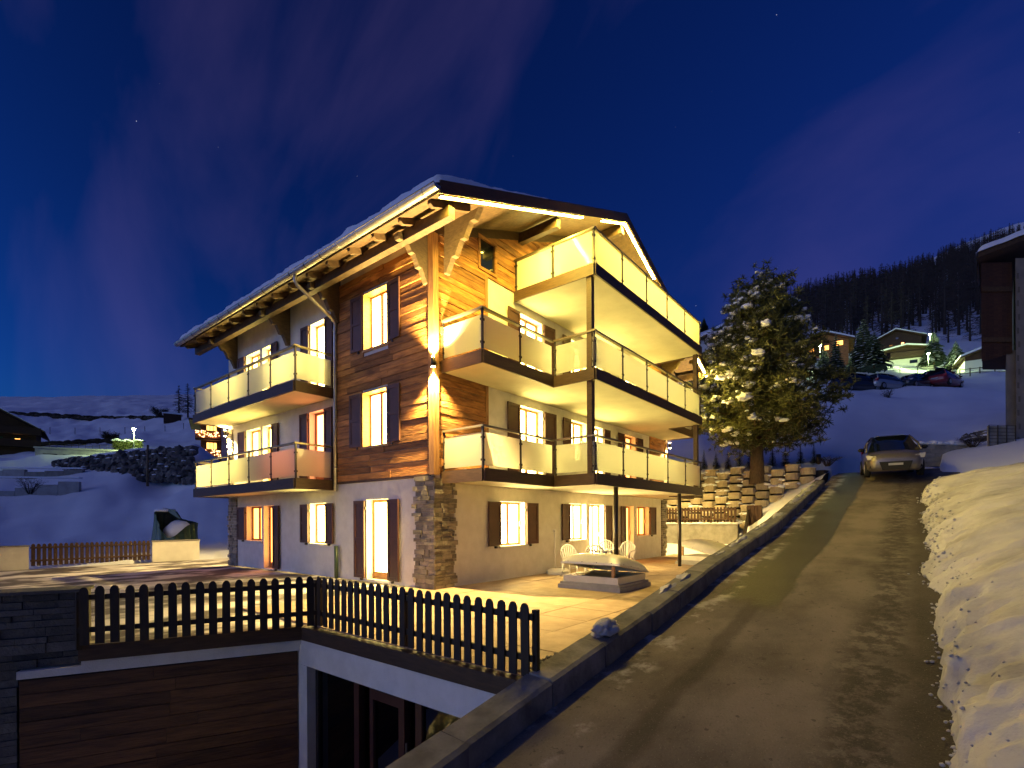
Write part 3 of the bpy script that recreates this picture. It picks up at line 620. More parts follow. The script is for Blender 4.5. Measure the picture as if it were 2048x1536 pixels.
# ------------------------------------------------------------------ fences
PK = {}
def picket_mesh(wd, h, th, m, rnd=True):
    key = (wd, h, th, m.name)
    if key not in PK:
        pts = [(-wd/2, 0), (wd/2, 0), (wd/2, h-.06), (wd*.36, h-.02), (wd*.14, h), (-wd*.14, h), (-wd*.36, h-.02), (-wd/2, h-.06)]
        me = MB().prism([(x, -th/2, z) for x, z in pts], (0, th, 0)).mesh('picket'); me.materials.append(m); PK[key] = me
    return PK[key]
def fence(label, cat, pts, m, h=.78, wd=.105, gap=.165, zoff=.02, posts=True, name='picket_fence', railside=1, endpost=True):
    o = empty(name, pts[0], 0, label, cat)
    base = Vector(pts[0])
    for a, b in zip(pts, pts[1:]):
        a, b = Vector(a), Vector(b); t = b-a; ln = Vector((t.x, t.y, 0)).length; ang = math.atan2(t.y, t.x); n = max(1, int(ln/gap)); sl = t.z/ln
        nr = Vector((-math.sin(ang), math.cos(ang), 0))*railside
        for i in range(n):
            p = a + t*((i+.5)/n); obj('picket', picket_mesh(wd, h, .022, m), None, o, loc=p-base+Vector((0, 0, zoff+random.uniform(-.006, .006))), rot=(0, random.uniform(-.012, .012), ang))
        for z in (.18, h-.16):
            q = a + nr*.012; e = b + nr*.012
            MB().prism([q-base+Vector((0, 0, z)), e-base+Vector((0, 0, z)), e-base+Vector((0, 0, z+.07)), q-base+Vector((0, 0, z+.07))], nr*.035).build('rail', m, o)
        if posts:
            k = max(1, round(ln/2.2))
            for i in range(k+1):
                p = a + t*(i/k) + nr*.075 - base; MB().bx(p.x-.03, p.x+.03, p.y-.03, p.y+.03, p.z-.05, p.z+h-.05).build('post', m, o)
    return o
fence('near black picket fence with rounded pickets turning a corner above the courtyard', 'fence', [(-6.72, -.34, .0), (-4.05, -1.68, 0), (-4.05, -5.92, -.02)], M['fence'])
fence('brown picket fence between two low white walls beyond the yard', 'fence', [(-4.98, 16.35, .05), (-1.25, 16.35, .05)], M['fence2'], h=.82, wd=.11, gap=.155, posts=False, railside=-1)
fence('small picket fence on top of the concrete wall below the planters', 'fence', [(16.95, 3.4, 1.46), (16.95, -2.45, 1.46)], M['fence2'], h=.78, wd=.09, gap=.155, posts=False, railside=-1)
fence('short dark stair fence sloping down from the brown board post', 'fence', [(16.95, -2.95, 1.45), (15.3, -3.15, .35)], M['fence'], h=.75, wd=.08, gap=.13, posts=False, name='stair_fence')
bp_ = empty('board_post', (17.0, -3.05, 1.35), 0, 'brown square board post at the end of the fence by the snowy steps', 'post')
for k in range(4): MB().bx(-.06, 0, -.48+k*.16, -.335+k*.16, 0, .95).build('board', M['fence2'], bp_)
MB().bx(.005, .06, -.5, .18, 0, .9).build('backing', M['fence'], bp_)
# low white walls beyond the yard
def wall_thing(name, label, x0, x1, y0, y1, z0, z1, m, snowcap=True):
    o = empty(name, ((x0+x1)/2, (y0+y1)/2, z0), 0, label, 'wall'); c = o.location
    MB().bx(x0-c.x, x1-c.x, y0-c.y, y1-c.y, 0, z1-z0).build('wall_body', m, o)
    MB().bx(x0-c.x-.03, x1-c.x+.03, y0-c.y-.03, y1-c.y+.03, z1-z0, z1-z0+.04).build('coping', M['concrete'], o); return o
wall_thing('garden_wall', 'low white wall left of the brown picket fence, cut by the photo edge', -9.5, -5.02, 16.3, 16.5, -.1, .80, M['wwall'])
wall_thing('garden_wall', 'low white wall right of the brown picket fence, below the green tarpaulin', -1.22, .58, 16.2, 16.45, -.1, .84, M['wwall'])
# concrete wall at the terrace end
rw = wall_thing('concrete_wall', 'bare concrete wall at the far end of the terrace, under the small picket fence', 16.86, 17.08, -2.5, 6, 0, 1.40, M['concrete'])
MB().tube([(-.13, -2.0-rw.location.y+.4, .55), (-.108, -2.0-rw.location.y+.4, .55)], .04, 12).build('drain_hole', M['dark'], rw)
mb = MB()
for k in range(26): mb.blob((16.95+random.uniform(-.05, .05), -2.4+k*.33, 1.46), (.16, .26, random.uniform(.05, .09)), .5, .2, 1)
tag(mb.build('wall_snow', M['snow_clean'], None, True), 'strip of snow along the top of the concrete wall', 'snow', kind='stuff')
grid('snow_drift', M['snow_clean'], lambda x, y: (x, y, max(-.02, .48*math.exp(-((x-16.9)/.9)**2)*(1+.4*nz3(x, y, .9, 4)) - .03)), np.linspace(14.6, 16.95, 26), np.linspace(-4.2, 5, 60))
tag(bpy.data.objects['snow_drift'], 'drift of snow piled against the concrete wall behind the far skylight', 'snow', kind='stuff')
# snowy slope between terrace end, planters and kerb
def slope_pt(x, y):
    a = (y+5.9)/3.0; kt = road_z(x)+.12; lo = np.interp(x, [9, 13, 16, 17, 20.6], [-.3, -.1, .5, 1.3, 4.4])
    return (x, y, kt*(1-a)+lo*a*1.0 + .06*nz3(x, y, 1.6, 2) if a < 1 else lo)
struct(grid('snow_slope', M['snow_clean'], slope_pt, np.linspace(9.5, 20.6, 70), np.linspace(-5.92, -2.9, 24)))
# ------------------------------------------------------------------ kerb
KB = empty('kerb', (0, 0, 0)); struct(KB)
x = -9.0
while x < 15.6:
    l_ = random.uniform(1.05, 1.35); e = min(x+l_, 15.6); dz = random.uniform(-.012, .012); yo = random.uniform(-.012, .012)
    za, zb = road_z(x)+.27+dz, road_z(e)+.27+dz; lo = -3.6 if x < -4.2 else -.5
    mb = MB(); i = mb.pts([(x+.006, -6.22+yo, lo), (e-.006, -6.22+yo, lo), (e-.006, -5.87, lo), (x+.006, -5.87, lo), (x+.006, -6.20+yo, za-.03), (e-.006, -6.20+yo, zb-.03), (e-.006, -6.16+yo, zb), (x+.006, -6.16+yo, za), (x+.006, -5.87, za+.02), (e-.006, -5.87, zb+.02)])
    for q in ((0, 1, 5, 4), (4, 5, 6, 7), (7, 6, 9, 8), (8, 9, 2, 3), (0, 4, 7, 8, 3), (1, 2, 9, 6, 5)): mb.face(*[i+k for k in q])
    mb.build('kerb_stone', M['kerb'], KB); x = e
mb = MB()
for (xa, xb, wd_) in ((-2.9, -2.1, .10), (-.9, 1.0, .09), (1.9, 2.6, .07), (3.0, 4.4, .10), (5.2, 6.6, .10), (7.0, 8.2, .11), (8.9, 15.5, .13)):
    us = np.linspace(0, 1, int((xb-xa)*16)+6); vs = np.linspace(-1, 1, 12); i0 = len(mb.v)
    for u in us:
        x = xa+(xb-xa)*u; env = max(0, math.sin(math.pi*u))**.45*(.6+.6*nz3(x, 2, 1.7, 5))
        for v in vs:
            y = -5.97 + v*wd_*1.25*max(.05, env+.35*nz3(x, v, 6, 2)) + .04*nz3(x, v, 3, 9)
            h = max(0, 1-v*v)**.5*env*(.07+.07*nz3(x, y*3, 2.6, 8)+.05*nz3(x, y*3, 7, 1))
            mb.v.append((x, y, road_z(x)+.262+max(0, h)))
    n = len(vs)
    for i in range(len(us)-1):
        for j in range(n-1): mb.f.append((i0+i*n+j, i0+(i+1)*n+j, i0+(i+1)*n+j+1, i0+i*n+j+1))
tag(mb.build('kerb_snow', M['bank'], None, True), 'ragged patches of old snow lying along the concrete kerb', 'snow', kind='stuff')
mb = MB()
for k in range(9): mb.blob((-2.62+random.uniform(-.13, .13), -6.02+random.uniform(-.07, .07), road_z(-2.6)+.30+random.uniform(0, .07)), (random.uniform(.08, .15), .10, .09), .6, .25, 3)
tag(mb.build('snow_lump', M['bank'], None, True), 'grey lump of snow sitting on the kerb beside the terrace', 'snow')
# gravel strip between the paving and the kerb
mb = MB()
for k in range(900):
    x = random.uniform(-4.0, 1.5); y = random.uniform(-5.87, -5.60); r = random.uniform(.012, .03); mb.blob((x, y, .006+r*.4), (r, r*.8, r*.7), 1, .3, 1)
tag(mb.build('gravel', M['concrete'], None), 'narrow strip of pale gravel between paving and kerb', 'gravel', kind='stuff')
# slush and trodden snow lying on the yard
def snow_patch(cx, cy, rx, ry, n, seed):
    random.seed(seed)
    mb = MB()
    for k in range(n):
        a = random.uniform(0, 6.28); q = math.sqrt(random.random()); r = random.uniform(.15, .45); mb.blob((cx+rx*q*math.cos(a), cy+ry*q*math.sin(a), -.035), (r*1.4, r, random.uniform(.02, .06)), .3, .35, 2)
    return mb
# ------------------------------------------------------------------ courtyard below the terrace
yard = MB().bx(-16, -3.9, -12, 4, -3.3, -3.2).build('courtyard_floor', M['snow']); struct(yard)
AX = empty('terrace_front', (-4.2, -1.5, -3.2), 0, 'white rendered terrace front with glass doors under a dark fascia beam', 'wall'); ax = Vector((-4.2, -1.5, -3.2))
def ab(name, m, x0, x1, y0, y1, z0, z1, par=None): 
    o = MB().bx(x0-ax.x, x1-ax.x, y0-ax.y, y1-ax.y, z0-ax.z, z1-ax.z).build(name, m, par or AX); return o
ab('fascia_beam', M['fascia'], -4.20, -4.06, -5.9, -1.50, -.212, -.005)
ab('lintel', M['plaster'], -4.165, -3.92, -5.9, -1.12, -.617, -.215)
ab('column', M['plaster'], -4.17, -3.92, -1.60, -1.15, -3.2, -.62)
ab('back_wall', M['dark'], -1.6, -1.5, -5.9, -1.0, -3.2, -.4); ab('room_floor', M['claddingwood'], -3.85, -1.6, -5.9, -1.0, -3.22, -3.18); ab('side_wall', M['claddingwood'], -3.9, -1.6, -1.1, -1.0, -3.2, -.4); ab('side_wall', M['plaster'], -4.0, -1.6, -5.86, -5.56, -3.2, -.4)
fr = ab('glass_front', M['redframe'], -4.02, -3.93, -5.86, -1.61, -.70, -.625)
for y0, y1 in ((-1.68, -1.61), (-2.78, -2.66), (-3.12, -3.04), (-3.80, -3.68), (-4.14, -4.02), (-5.86, -5.78)): ab('frame_post', M['redframe'] if y0 < -2 else M['metal_dark'], -4.03, -3.93, y0, y1, -3.2, -.70, fr)
ab('door_rail', M['redframe'], -4.03, -3.93, -3.68, -3.12, -.84, -.705, fr)
for y0, y1 in ((-2.66, -1.68), (-3.68, -3.12), (-5.78, -4.14)): ab('pane', M['glass'], -3.99, -3.98, y0, y1, -3.2, -.705, fr)
for z in (-1.25, -2.0): ab('door_handle', M['brass'], -4.06, -4.035, -3.88, -3.86, z-.28, z, fr)
# timber clad wall and stone wall running left
dv = Vector((-.898, .44, 0)).normalized(); nv = Vector((-dv.y, dv.x, 0)); nv = nv if nv.dot(CAM-Vector((-5, 0, 0))) > 0 else -nv
p0 = Vector((-4.17, -1.32, 0)); TW = lambda u, n, z: p0 + dv*u + nv*n + Vector((0, 0, z))
cw = empty('clad_wall', TW(1.5, 0, -3.2), 0, 'dark timber clad courtyard wall beneath the near picket fence', 'wall'); cl = Vector(cw.location)
TWc = lambda u, n, z: TW(u, n, z)-cl
z = -3.2
while z < -.45:
    h = random.uniform(.17, .24); zt = min(z+h, -.40); u = 0.0
    while u < 3.38:
        e = min(3.38, u+random.uniform(1.2, 2.4)); e = 3.38 if 3.38-e < .5 else e
        MB(TWc).bx(u+.002, e-.002, .0, random.uniform(.03, .045), z+.004, zt-.004).build('board', M['claddingwood'], cw); u = e
    z += h
MB(TWc).bx(0, 3.38, -.15, -.002, -3.2, -.40).build('wall_body', M['dark'], cw)
MB(TWc).bx(-.1, 3.40, -.14, .055, -.40, -.30).build('white_strip', M['plaster'], cw)
MB(TWc).bx(-.12, 2.72, -.16, .09, -.30, -.225).build('white_strip', M['plaster'], cw)
MB(TWc).bx(-.16, 2.74, .0, .13, -.22, -.005).build('fascia_beam', M['fascia'], cw)
sw = empty('stone_wall', TW(3.6, 0, -3.2), 0, 'dark grey layered stone wall at the left edge of the courtyard', 'wall'); cl2 = Vector(sw.location)
TWs = lambda u, n, z: TW(u, n, z)-cl2
MB(TWs).bx(2.75, 9, -.45, -.10, -3.2, .70).build('wall_core', M['mortar'], sw)
z = -3.2
while z < .66:
    h = random.uniform(.07, .14); zt = min(z+h, .70); u = 2.76 if z > -.32 else 3.42
    while u < 5.2:
        e = min(5.2, u+random.uniform(.18, .52)); MB(TWs).bx(u+.004, e-.004, -.098, -.06+random.uniform(0, .05), z+.004, zt-.004).build('stone', M['darkstone'], sw); u = e
    z += h
MB(TWs).bx(2.72, 9, -.48, .02, .705, .75).build('coping', M['darkstone'], sw)
# snow heap inside the courtyard (mirrored in the glass)
grid('snow_heap', M['snow'], lambda x, y: (x, y, -3.2 + 1.9*math.exp(-((x+6.5)/1.0)**2-((y+2.9)/1.3)**2)*(1+.3*nz3(x, y, .9)) + .1*nz3(x, y, 2)), np.linspace(-11, -4.6, 40), np.linspace(-10, -1.8, 40))
tag(bpy.data.objects['snow_heap'], 'shovelled heap of snow in the sunken courtyard', 'snow', kind='stuff')
# ------------------------------------------------------------------ terrace furniture
def skylight(loc, rz, label, tilt):
    o = empty('skylight', loc, rz, label, 'skylight', 'skylights on the terrace')
    for nm, h0, h1, a in (('base_step', 0, .10, .84), ('base_step', .103, .16, .80), ('curb', .163, .32, .74)):
        mb = MB(); n = 4; pts = [(-a, -a), (a, -a), (a, a), (-a, a)]; b = a-.10
        mb.prism([(x, y, h0) for x, y in pts], (0, 0, h1-h0)); mb.build(nm, M['dome'] if nm == 'curb' else M['farconc'], o)
    MB().bx(-.66, .66, -.66, .66, .321, .325).build('shaft_glass', M['carglass'], o)
    tm = Matrix.Translation((.74, 0, .34)) @ Matrix.Rotation(tilt, 4, 'Y') @ Matrix.Translation((-.74, 0, 0))
    def pt(a, b):
        e = .80; x, y = a*e, b*e; k = (1-abs(a)**3.2)*(1-abs(b)**3.2); fl = .0 if max(abs(a), abs(b)) > .93 else .03
        return tm @ Vector((x, y, .05+.17*max(0, k)**.55*1.5+fl))
    us = np.linspace(-1, 1, 25); d_ = grid('dome', M['dome'], pt, us, us, o)
    mb = MB(lambda u, n, z: tm @ Vector((u, n, z)))
    mb.bx(-.80, .80, -.80, -.74, 0, .048); mb.bx(-.80, .80, .74, .80, 0, .048); mb.bx(-.80, -.74, -.74, .74, 0, .048); mb.bx(.74, .80, -.74, .74, 0, .048); mb.build('lid_frame', M['dome'], o)
    for a in np.linspace(-.6, .6, 4):
        for p in ((a, -.80), (-.80, a)):
            q = tm @ Vector((p[0]*.985, p[1]*.985, .055)); MB().blob(q, (.018, .018, .014), 1, 0, 1).build('screw', M['metal_dark'], d_)
    MB().bx(-.70, -.64, -.62, -.55, .32, .34+math.sin(tilt)*1.40).build('prop', M['lining'], o)
skylight((2.92, -3.02, .0), 0, 'raised acrylic dome skylight nearest the camera, beside the plastic chairs', R(10))
skylight((10.9, -3.0, .0), R(-100), 'open dome skylight at the far end of the terrace, behind the steel column', R(14))

def chair_proto():
    o = empty('plastic_chair', (0, 0, 0), 0, 'x', 'chair', 'white plastic chairs round the table')
    P = M['plastic']
    grid('seat', P, lambda a, b: (a*(.23+.03*(b+1)/2), b*.22, .42-.02*(1-a*a)), np.linspace(-1, 1, 9), np.linspace(-1, 1, 9), o)
    for sx in (-1, 1):
        for sy in (-1, 1): MB().tube([(sx*.27, sy*.24+(-.02 if sy < 0 else 0), 0), (sx*.23, sy*.19, .42)], [.018, .03], 8).build('leg', P, o, True)
        MB().tube([(sx*.25, .22, .40), (sx*.285, .24, .62), (sx*.29, .10, .655), (sx*.29, -.12, .67), (sx*.27, -.22, .72)], .022, 8).build('armrest', P, o, True)
    arch = [(math.cos(t)*(.27), -.25-.06*math.sin(t), .66+.29*math.sin(t)) for t in np.linspace(0, math.pi, 15)]
    arch = [(.19, -.20, .42)] + arch + [(-.19, -.20, .42)]
    MB().tube(arch, .024, 8).build('back_frame', P, o, True)
    for k in range(7):
        a = -1+2*k/6; t = math.acos(max(-.98, min(.98, a*.86))); top = (math.cos(t)*.26, -.25-.06*math.sin(t), .66+.28*math.sin(t)); bot = (a*.16, -.205, .42)
        d = Vector(top)-Vector(bot); x_ = .016
        MB().prism([(bot[0]-x_, bot[1], bot[2]), (bot[0]+x_, bot[1], bot[2]), (top[0]+x_*1.5, top[1], top[2]), (top[0]-x_*1.5, top[1], top[2])], (0, -.008, 0)).build('back_slat', P, o)
    return o
cp = chair_proto()
tb = at(1208, 1100, 16.0); TB = Vector((tb.x, tb.y, 0))
for k, (px_, d_, lab) in enumerate([(1147, 14.9, 'white plastic armchair left of the garden table, nearest the bare parasol pole'), (1190, 14.5, 'white plastic armchair seen from behind, just left of the front steel column'), (1214, 17.3, 'white plastic armchair behind the garden table, half hidden by it'), (1249, 16.3, 'white plastic armchair on the right of the garden table, beside the steel column')]):
    c = cp if k == 0 else copy_tree(cp); p = at(px_, 1100, d_); c.location = (p.x, p.y, .0); v = TB-Vector((p.x, p.y, 0)); c.rotation_euler = (0, 0, math.atan2(v.y, v.x)-math.pi/2 + (.5 if k == 3 else .15)); c['label'] = lab
t_ = empty('garden_table', TB, .3, 'white plastic garden table between the four armchairs', 'table')
MB().tube([(0, 0, .69), (0, 0, .72)], .50, 28).build('table_top', M['plastic'], t_)
for a in range(4): MB().tube([(.36*math.cos(a*1.571+.4), .36*math.sin(a*1.571+.4), 0), (.24*math.cos(a*1.571+.4), .24*math.sin(a*1.571+.4), .69)], [.025, .04], 8).build('leg', M['plastic'], t_, True)
ps = empty('parasol_stand', (4.75, -.42, 0), 0, 'white parasol stand with a thin bare pole against the white wall', 'parasol stand')
MB().tube([(0, 0, 0), (0, 0, .10), (0, 0, .16)], [.36, .36, .26], 24).build('base', M['plastic'], ps)
MB().tube([(0, .1, .16), (0, .12, 1.28)], .022, 10).build('pole', M['plastic'], ps, True); MB().blob((0, .12, 1.33), (.05, .05, .06), 1, .1, 2).build('knob', M['plastic'], ps, True)

# ------------------------------------------------------------------ planter wall
PW = empty('planter_wall', (17.6, -2, 1.2), 0, 'stepped wall of curved concrete planters topped with snow beside the road', 'retaining wall'); pw = Vector(PW.location)
def planter_mesh():
    mb = MB(); prof = [(.22, .30), (-.05, .315), (-.20, .24), (-.26, .12), (-.275, 0), (-.26, -.12), (-.20, -.24), (-.05, -.315), (.22, -.30)]
    i = mb.pts([(x*.93, y*.94, 0) for x, y in prof] + [(x, y, .31) for x, y in prof] + [(x*.82, y*.85, .31) for x, y in prof] + [(x*.82, y*.85, .24) for x, y in prof]); n = len(prof)
    for r in range(3):
        for k in range(n): mb.face(i+r*n+k, i+r*n+(k+1) % n, i+(r+1)*n+(k+1) % n, i+(r+1)*n+k)
    mb.face(*[i+k for k in range(n)]); mb.face(*[i+3*n+k for k in range(n)])
    for k in range(-3, 4): mb.bx(-.285+.035*abs(k)**1.35*.35-.004, -.27+.035*abs(k)**1.35*.35, k*.075-.012, k*.075+.012, .02, .25)
    me = mb.mesh('planter'); me.materials.append(M['planter']); return me
pmesh = [planter_mesh()]
smesh = []
for k in range(4):
    mb = MB()
    for j in range(3): mb.blob((random.uniform(-.16, .0), (j-1)*.19, .285), (.17, .18, random.uniform(.08, .14)), .4, .25, 2)
    me = mb.mesh('snow_cap'); me.materials.append(M['snow_clean']); me.polygons.foreach_set('use_smooth', [True]*len(me.polygons)); smesh.append(me)
for c in range(18):
    for r in range(9):
        y = 3.4 - c*.615; z = 1.22 + r*.41 + (.205 if c % 2 else 0); xx = 17.45 + .30*(z-1.2)
        lim = slope_pt(min(xx, 20.5), y)[2] if y < -2.9 else -9
        if y < -5.7 or z+.2 < lim or z > 4.02 - (.35 if y > 1 else 0): continue
        o = obj('planter', pmesh[0], None, PW, loc=(xx-pw.x, y-pw.y, z-pw.z), rot=(0, 0, random.uniform(-.05, .05)))
        if random.random() < .8: obj('snow_cap', random.choice(smesh), None, o, scale=(1, 1, random.uniform(.4, 1.1)), rot=(0, 0, random.choice((0, math.pi))))
mb = MB(); mb.prism([(17.75, 0, .2), (19.0, 0, 4.5), (20.4, 0, 4.5), (20.4, 0, .2)], (0, 1, 0))
bw = MB(); bw.prism([(17.75-pw.x, 4.2-pw.y, .2-pw.z), (18.6-pw.x, 4.2-pw.y, 3.9-pw.z), (20.4-pw.x, 4.2-pw.y, 4.0-pw.z), (20.4-pw.x, 4.2-pw.y, .2-pw.z)], (0, -10.0, 0)); bw.build('earth_bank', M['earth'], PW)

# ------------------------------------------------------------------ trees
def needle_tufts(centers, size, nb, seed, wid=.10):
    rg = np.random.RandomState(seed); n = len(centers); c = np.repeat(centers, nb, 0); d = rg.normal(size=(n*nb, 3)); d[:, 2] = d[:, 2]*.8+.15; d /= np.linalg.norm(d, axis=1)[:, None]
    s = (rg.uniform(.55, 1.25, n*nb)*np.repeat(size*rg.uniform(.7, 1.3, n), nb))[:, None]; q = rg.normal(size=(n*nb, 3)); pvec = np.cross(d, q); pvec /= np.linalg.norm(pvec, axis=1)[:, None]
    a = c + pvec*s*wid; b = c - pvec*s*wid; e = c + d*s
    V = np.stack([a, b, e + pvec*s*wid*.4, e - pvec*s*wid*.4], 1).reshape(-1, 3); idx = np.arange(n*nb)*4
    Fc = np.stack([idx, idx+1, idx+3, idx+2], 1); mb = MB(); mb.v = [tuple(v) for v in V.tolist()]; mb.f = [tuple(f) for f in Fc.tolist()]; return mb
def main_pine(px_, py_, d_):
    b = at(px_, py_, d_); b.z -= .15; rg = random.Random(11)
    o = empty('pine_tree', b, 0, 'tall bushy pine with snow clumps standing in front of the planter wall', 'tree'); H = 9.8
    tp = [(0, 0, 0), (.03, 0, 1.5), (-.05, .04, 4), (.05, 0, 6.6), (-.15, .1, 9.1)]; tr = MB().tube(tp, [.36, .28, .22, .13, .03], 14).build('trunk', M['bark'], o, True)
    for (fx_, fy) in ((R3.x*.9, R3.y*.9),): MB().tube([(0, 0, 5.5), (fx_*.6, fy*.6, 7.2), (fx_*.75, fy*.75, 8.4)], [.12, .09, .02], 10).build('second_leader', M['bark'], o, True)
    cent = []; limbs = MB(); tips = []
    for k in range(190):
        h = 2.0 + (H-2.3)*(k/190)**.9; t = (h-1.9)/(H-1.9)
        rad = 3.45*float(np.interp(t, [0, .12, .3, .5, .75, .92, 1], [.60, .94, 1.0, .76, .42, .20, .07]))*rg.uniform(.62, 1.12); a = k*2.399+rg.uniform(-.4, .4)
        bx_ = 0.0
        if t > .72 and rg.random() < .5: bx_ = .65
        root = Vector((R3.x*bx_, R3.y*bx_, h-.2)); end = root + Vector((math.cos(a)*rad, math.sin(a)*rad, rg.uniform(.15, .75)*(.5+t)-.15)); mid = (root+end)/2 + Vector((0, 0, -.18))
        limbs.tube([root, mid, end], [.055, .035, .012], 5, False); tips.append((end, t, a))
        nn = int(12+rad*15)
        for j in range(nn):
            u = 1-rg.random()**1.7*.85; q = root.lerp(mid, u*2) if u < .5 else mid.lerp(end, u*2-1); sp_ = .16+.34*(1-abs(u-.7))
            cent.append((q.x+rg.gauss(0, sp_*.7), q.y+rg.gauss(0, sp_*.7), q.z+rg.gauss(.05, sp_*.45)))
    limbs.build('limb', M['bark'], tr); cent = np.array(cent)
    cr = needle_tufts(cent, .21, 15, 3, .10).build('crown', M['needle'], o, fix=False)
    sn = MB()
    cd_ = CAM-b; cd_.z = 0; cd_.normalize()
    for (e, t, a) in tips:
        out = Vector((math.cos(a), math.sin(a), 0)); fr_ = out.dot(-R3)*.75 + out.dot(cd_)*.35
        p_ = .30 + .6*max(0, fr_) + (.25 if t > .8 else 0)
        if rg.random() < p_:
            rr_ = math.hypot(e.x, e.y); nn = rg.randint(4, 8); sd_ = rg.uniform(.8, 1.25)
            for j in range(nn):
                u = j/nn*rg.uniform(.35, .6); r = (.10+.10*rg.random())*(1.1-t*.45)*sd_*(1-.5*u)
                c = e - out*(u*rr_ - .08) + Vector((rg.gauss(0, .10), rg.gauss(0, .10), .06 - (.16 if j == 0 else .03*rg.random())))
                sn.blob(c, (r*1.15, r*1.05, r*rg.uniform(.45, .75)), 1, .55, 2)
    for j in range(150):
        c = cent[rg.randrange(len(cent))]; r = rg.uniform(.05, .13); sn.blob((c[0], c[1], c[2]+.08), (r*1.2, r, r*.55), .8, .35, 1)
    sn.build('snow_clump', M['snow_clean'], o, True)['kind'] = 'stuff'
main_pine(1514, 962, 24.2)

def spruce(base, H, Rm, label, seed, snow=.6, group=None, name='spruce_tree', dens=1.0, cat='tree', needle='needle2'):
    rg = random.Random(seed); o = empty(name, base, rg.uniform(0, 6), label, cat, group); tr = MB().tube([(0, 0, -.1), (0, 0, H*.5), (0, 0, H)], [H*.016+.02, H*.01+.01, .01], 8).build('trunk', M['bark'], o, True)
    cr = MB(); sn = MB(); lv = int(16*dens)+5
    for k in range(lv):
        t = k/lv; h = H*(.06+.92*t); rad = Rm*(1-t)**.85*rg.uniform(.85, 1.1)+.04*H*.3; nb = max(5, int(11*(1-t)*dens)+4); a0 = rg.uniform(0, 6)
        for j in range(nb):
            a = a0+6.283*j/nb+rg.uniform(-.25, .25); L_ = rad*rg.uniform(.75, 1.12); c, s = math.cos(a), math.sin(a); w_ = L_*.26+.02*H*.3; dr = L_*.30
            P = lambda u, v, dz=0: (c*u*L_-s*v, s*u*L_+c*v, h - dr*u*u + .05*L_*u + dz)
            cr.quad(P(.05, -w_*.25), P(.55, -w_), P(.55, w_), P(.05, w_*.25)); cr.tri(P(.55, -w_), P(1, 0, .02*L_), P(.55, w_))
            for q in range(4):
                u = rg.uniform(.25, .95); v = rg.choice((-1, 1))*w_*rg.uniform(.7, 1.5); cr.tri(P(u-.1, 0), P(u+.12, v, -.08*L_), P(u+.08, 0))
            if rg.random() < snow:
                e = .03*H*.25+.015; ws = w_*.62; sn.quad(P(.15, -ws*.3, e), P(.6, -ws, e), P(.6, ws, e), P(.15, ws*.3, e)); sn.tri(P(.6, -ws, e), P(.97, 0, e), P(.6, ws, e))
    cr.build('crown', M[needle], o, fix=False)
    if sn.f: sn.build('snow', M['snow_clean'], o, fix=False)
    return o
ordn = ['first', 'second', 'third', 'fourth', 'fifth', 'sixth', 'seventh', 'eighth', 'ninth']
for k, px_ in enumerate((1408, 1432, 1456, 1479, 1501, 1545, 1571, 1601, 1628)):
    p = at(px_, 930, (20.6-CAM.x)/px_dir(px_, 930).x); z = gz(p.x, p.y)
    spruce((p.x, p.y, min(z, p.z)-.03), 1.0+.22*random.random(), .26, f'{ordn[k]} small young spruce from the left above the planter wall', 40+k, .25, 'young spruces above the planter wall', 'young_spruce', .7, needle='needle')
st = at(1637, 926, 24.9); sp_ = empty('tree_stump', st, 0, 'short brown stump beside the last young spruce above the planters', 'stump'); MB().tube([(0, 0, -.3), (0, 0, .2), (.02, 0, .42)], [.13, .11, .10], 10).build('stump_wood', M['bark'], sp_)
def twig_bush(base, r, h, n, seed, label, name='bare_bush', m='larch', th=.012):
    rg = random.Random(seed); o = empty(name, base, 0, label, 'bush'); mb = MB()
    for k in range(n):
        a = rg.uniform(0, 6.28); l_ = rg.uniform(.5, 1); e = Vector((math.cos(a)*r*l_, math.sin(a)*r*l_, h*rg.uniform(.4, 1))); m_ = e*.5+Vector((rg.gauss(0, r*.1), rg.gauss(0, r*.1), h*.12))
        mb.tube([(e.x*.15, e.y*.15, -.1), m_, e], [th, th*.7, th*.3], 3, False)
        for q in range(4): f = m_.lerp(e, rg.random()); mb.tube([f, f+Vector((rg.gauss(0, r*.2), rg.gauss(0, r*.2), h*.18*rg.random()))], [th*.5, th*.25], 3, False)
    mb.build('twig', M[m], o, fix=False)['kind'] = 'stuff'; return o
for k, (x, y, d, r, h, lab) in enumerate([(1655, 928, 22.5, .55, .35, 'low bare twig bush behind the planters beside the stump'), (1775, 800, 40, .5, .9, 'thin dry stalks poking through the open snow slope'), (320, 834, 128, 2.6, 2.4, 'dark rounded bush left of the bare larch on the ridge'), (222, 886, 86, 1.4, 1.9, 'dark round bush on the snowy field near the street lamp'), (1945, 890, 23.2, .7, .35, 'small dry bush on top of the wall behind the car'), (60, 985, 33.5, .8, 1.0, 'bare twiggy bush growing by the low wall at the far left')]):
    p = at(x, y, d); twig_bush(p, r, h, 130 if d > 60 else 46, 60+k, lab, th=.012 if d < 60 else .05)
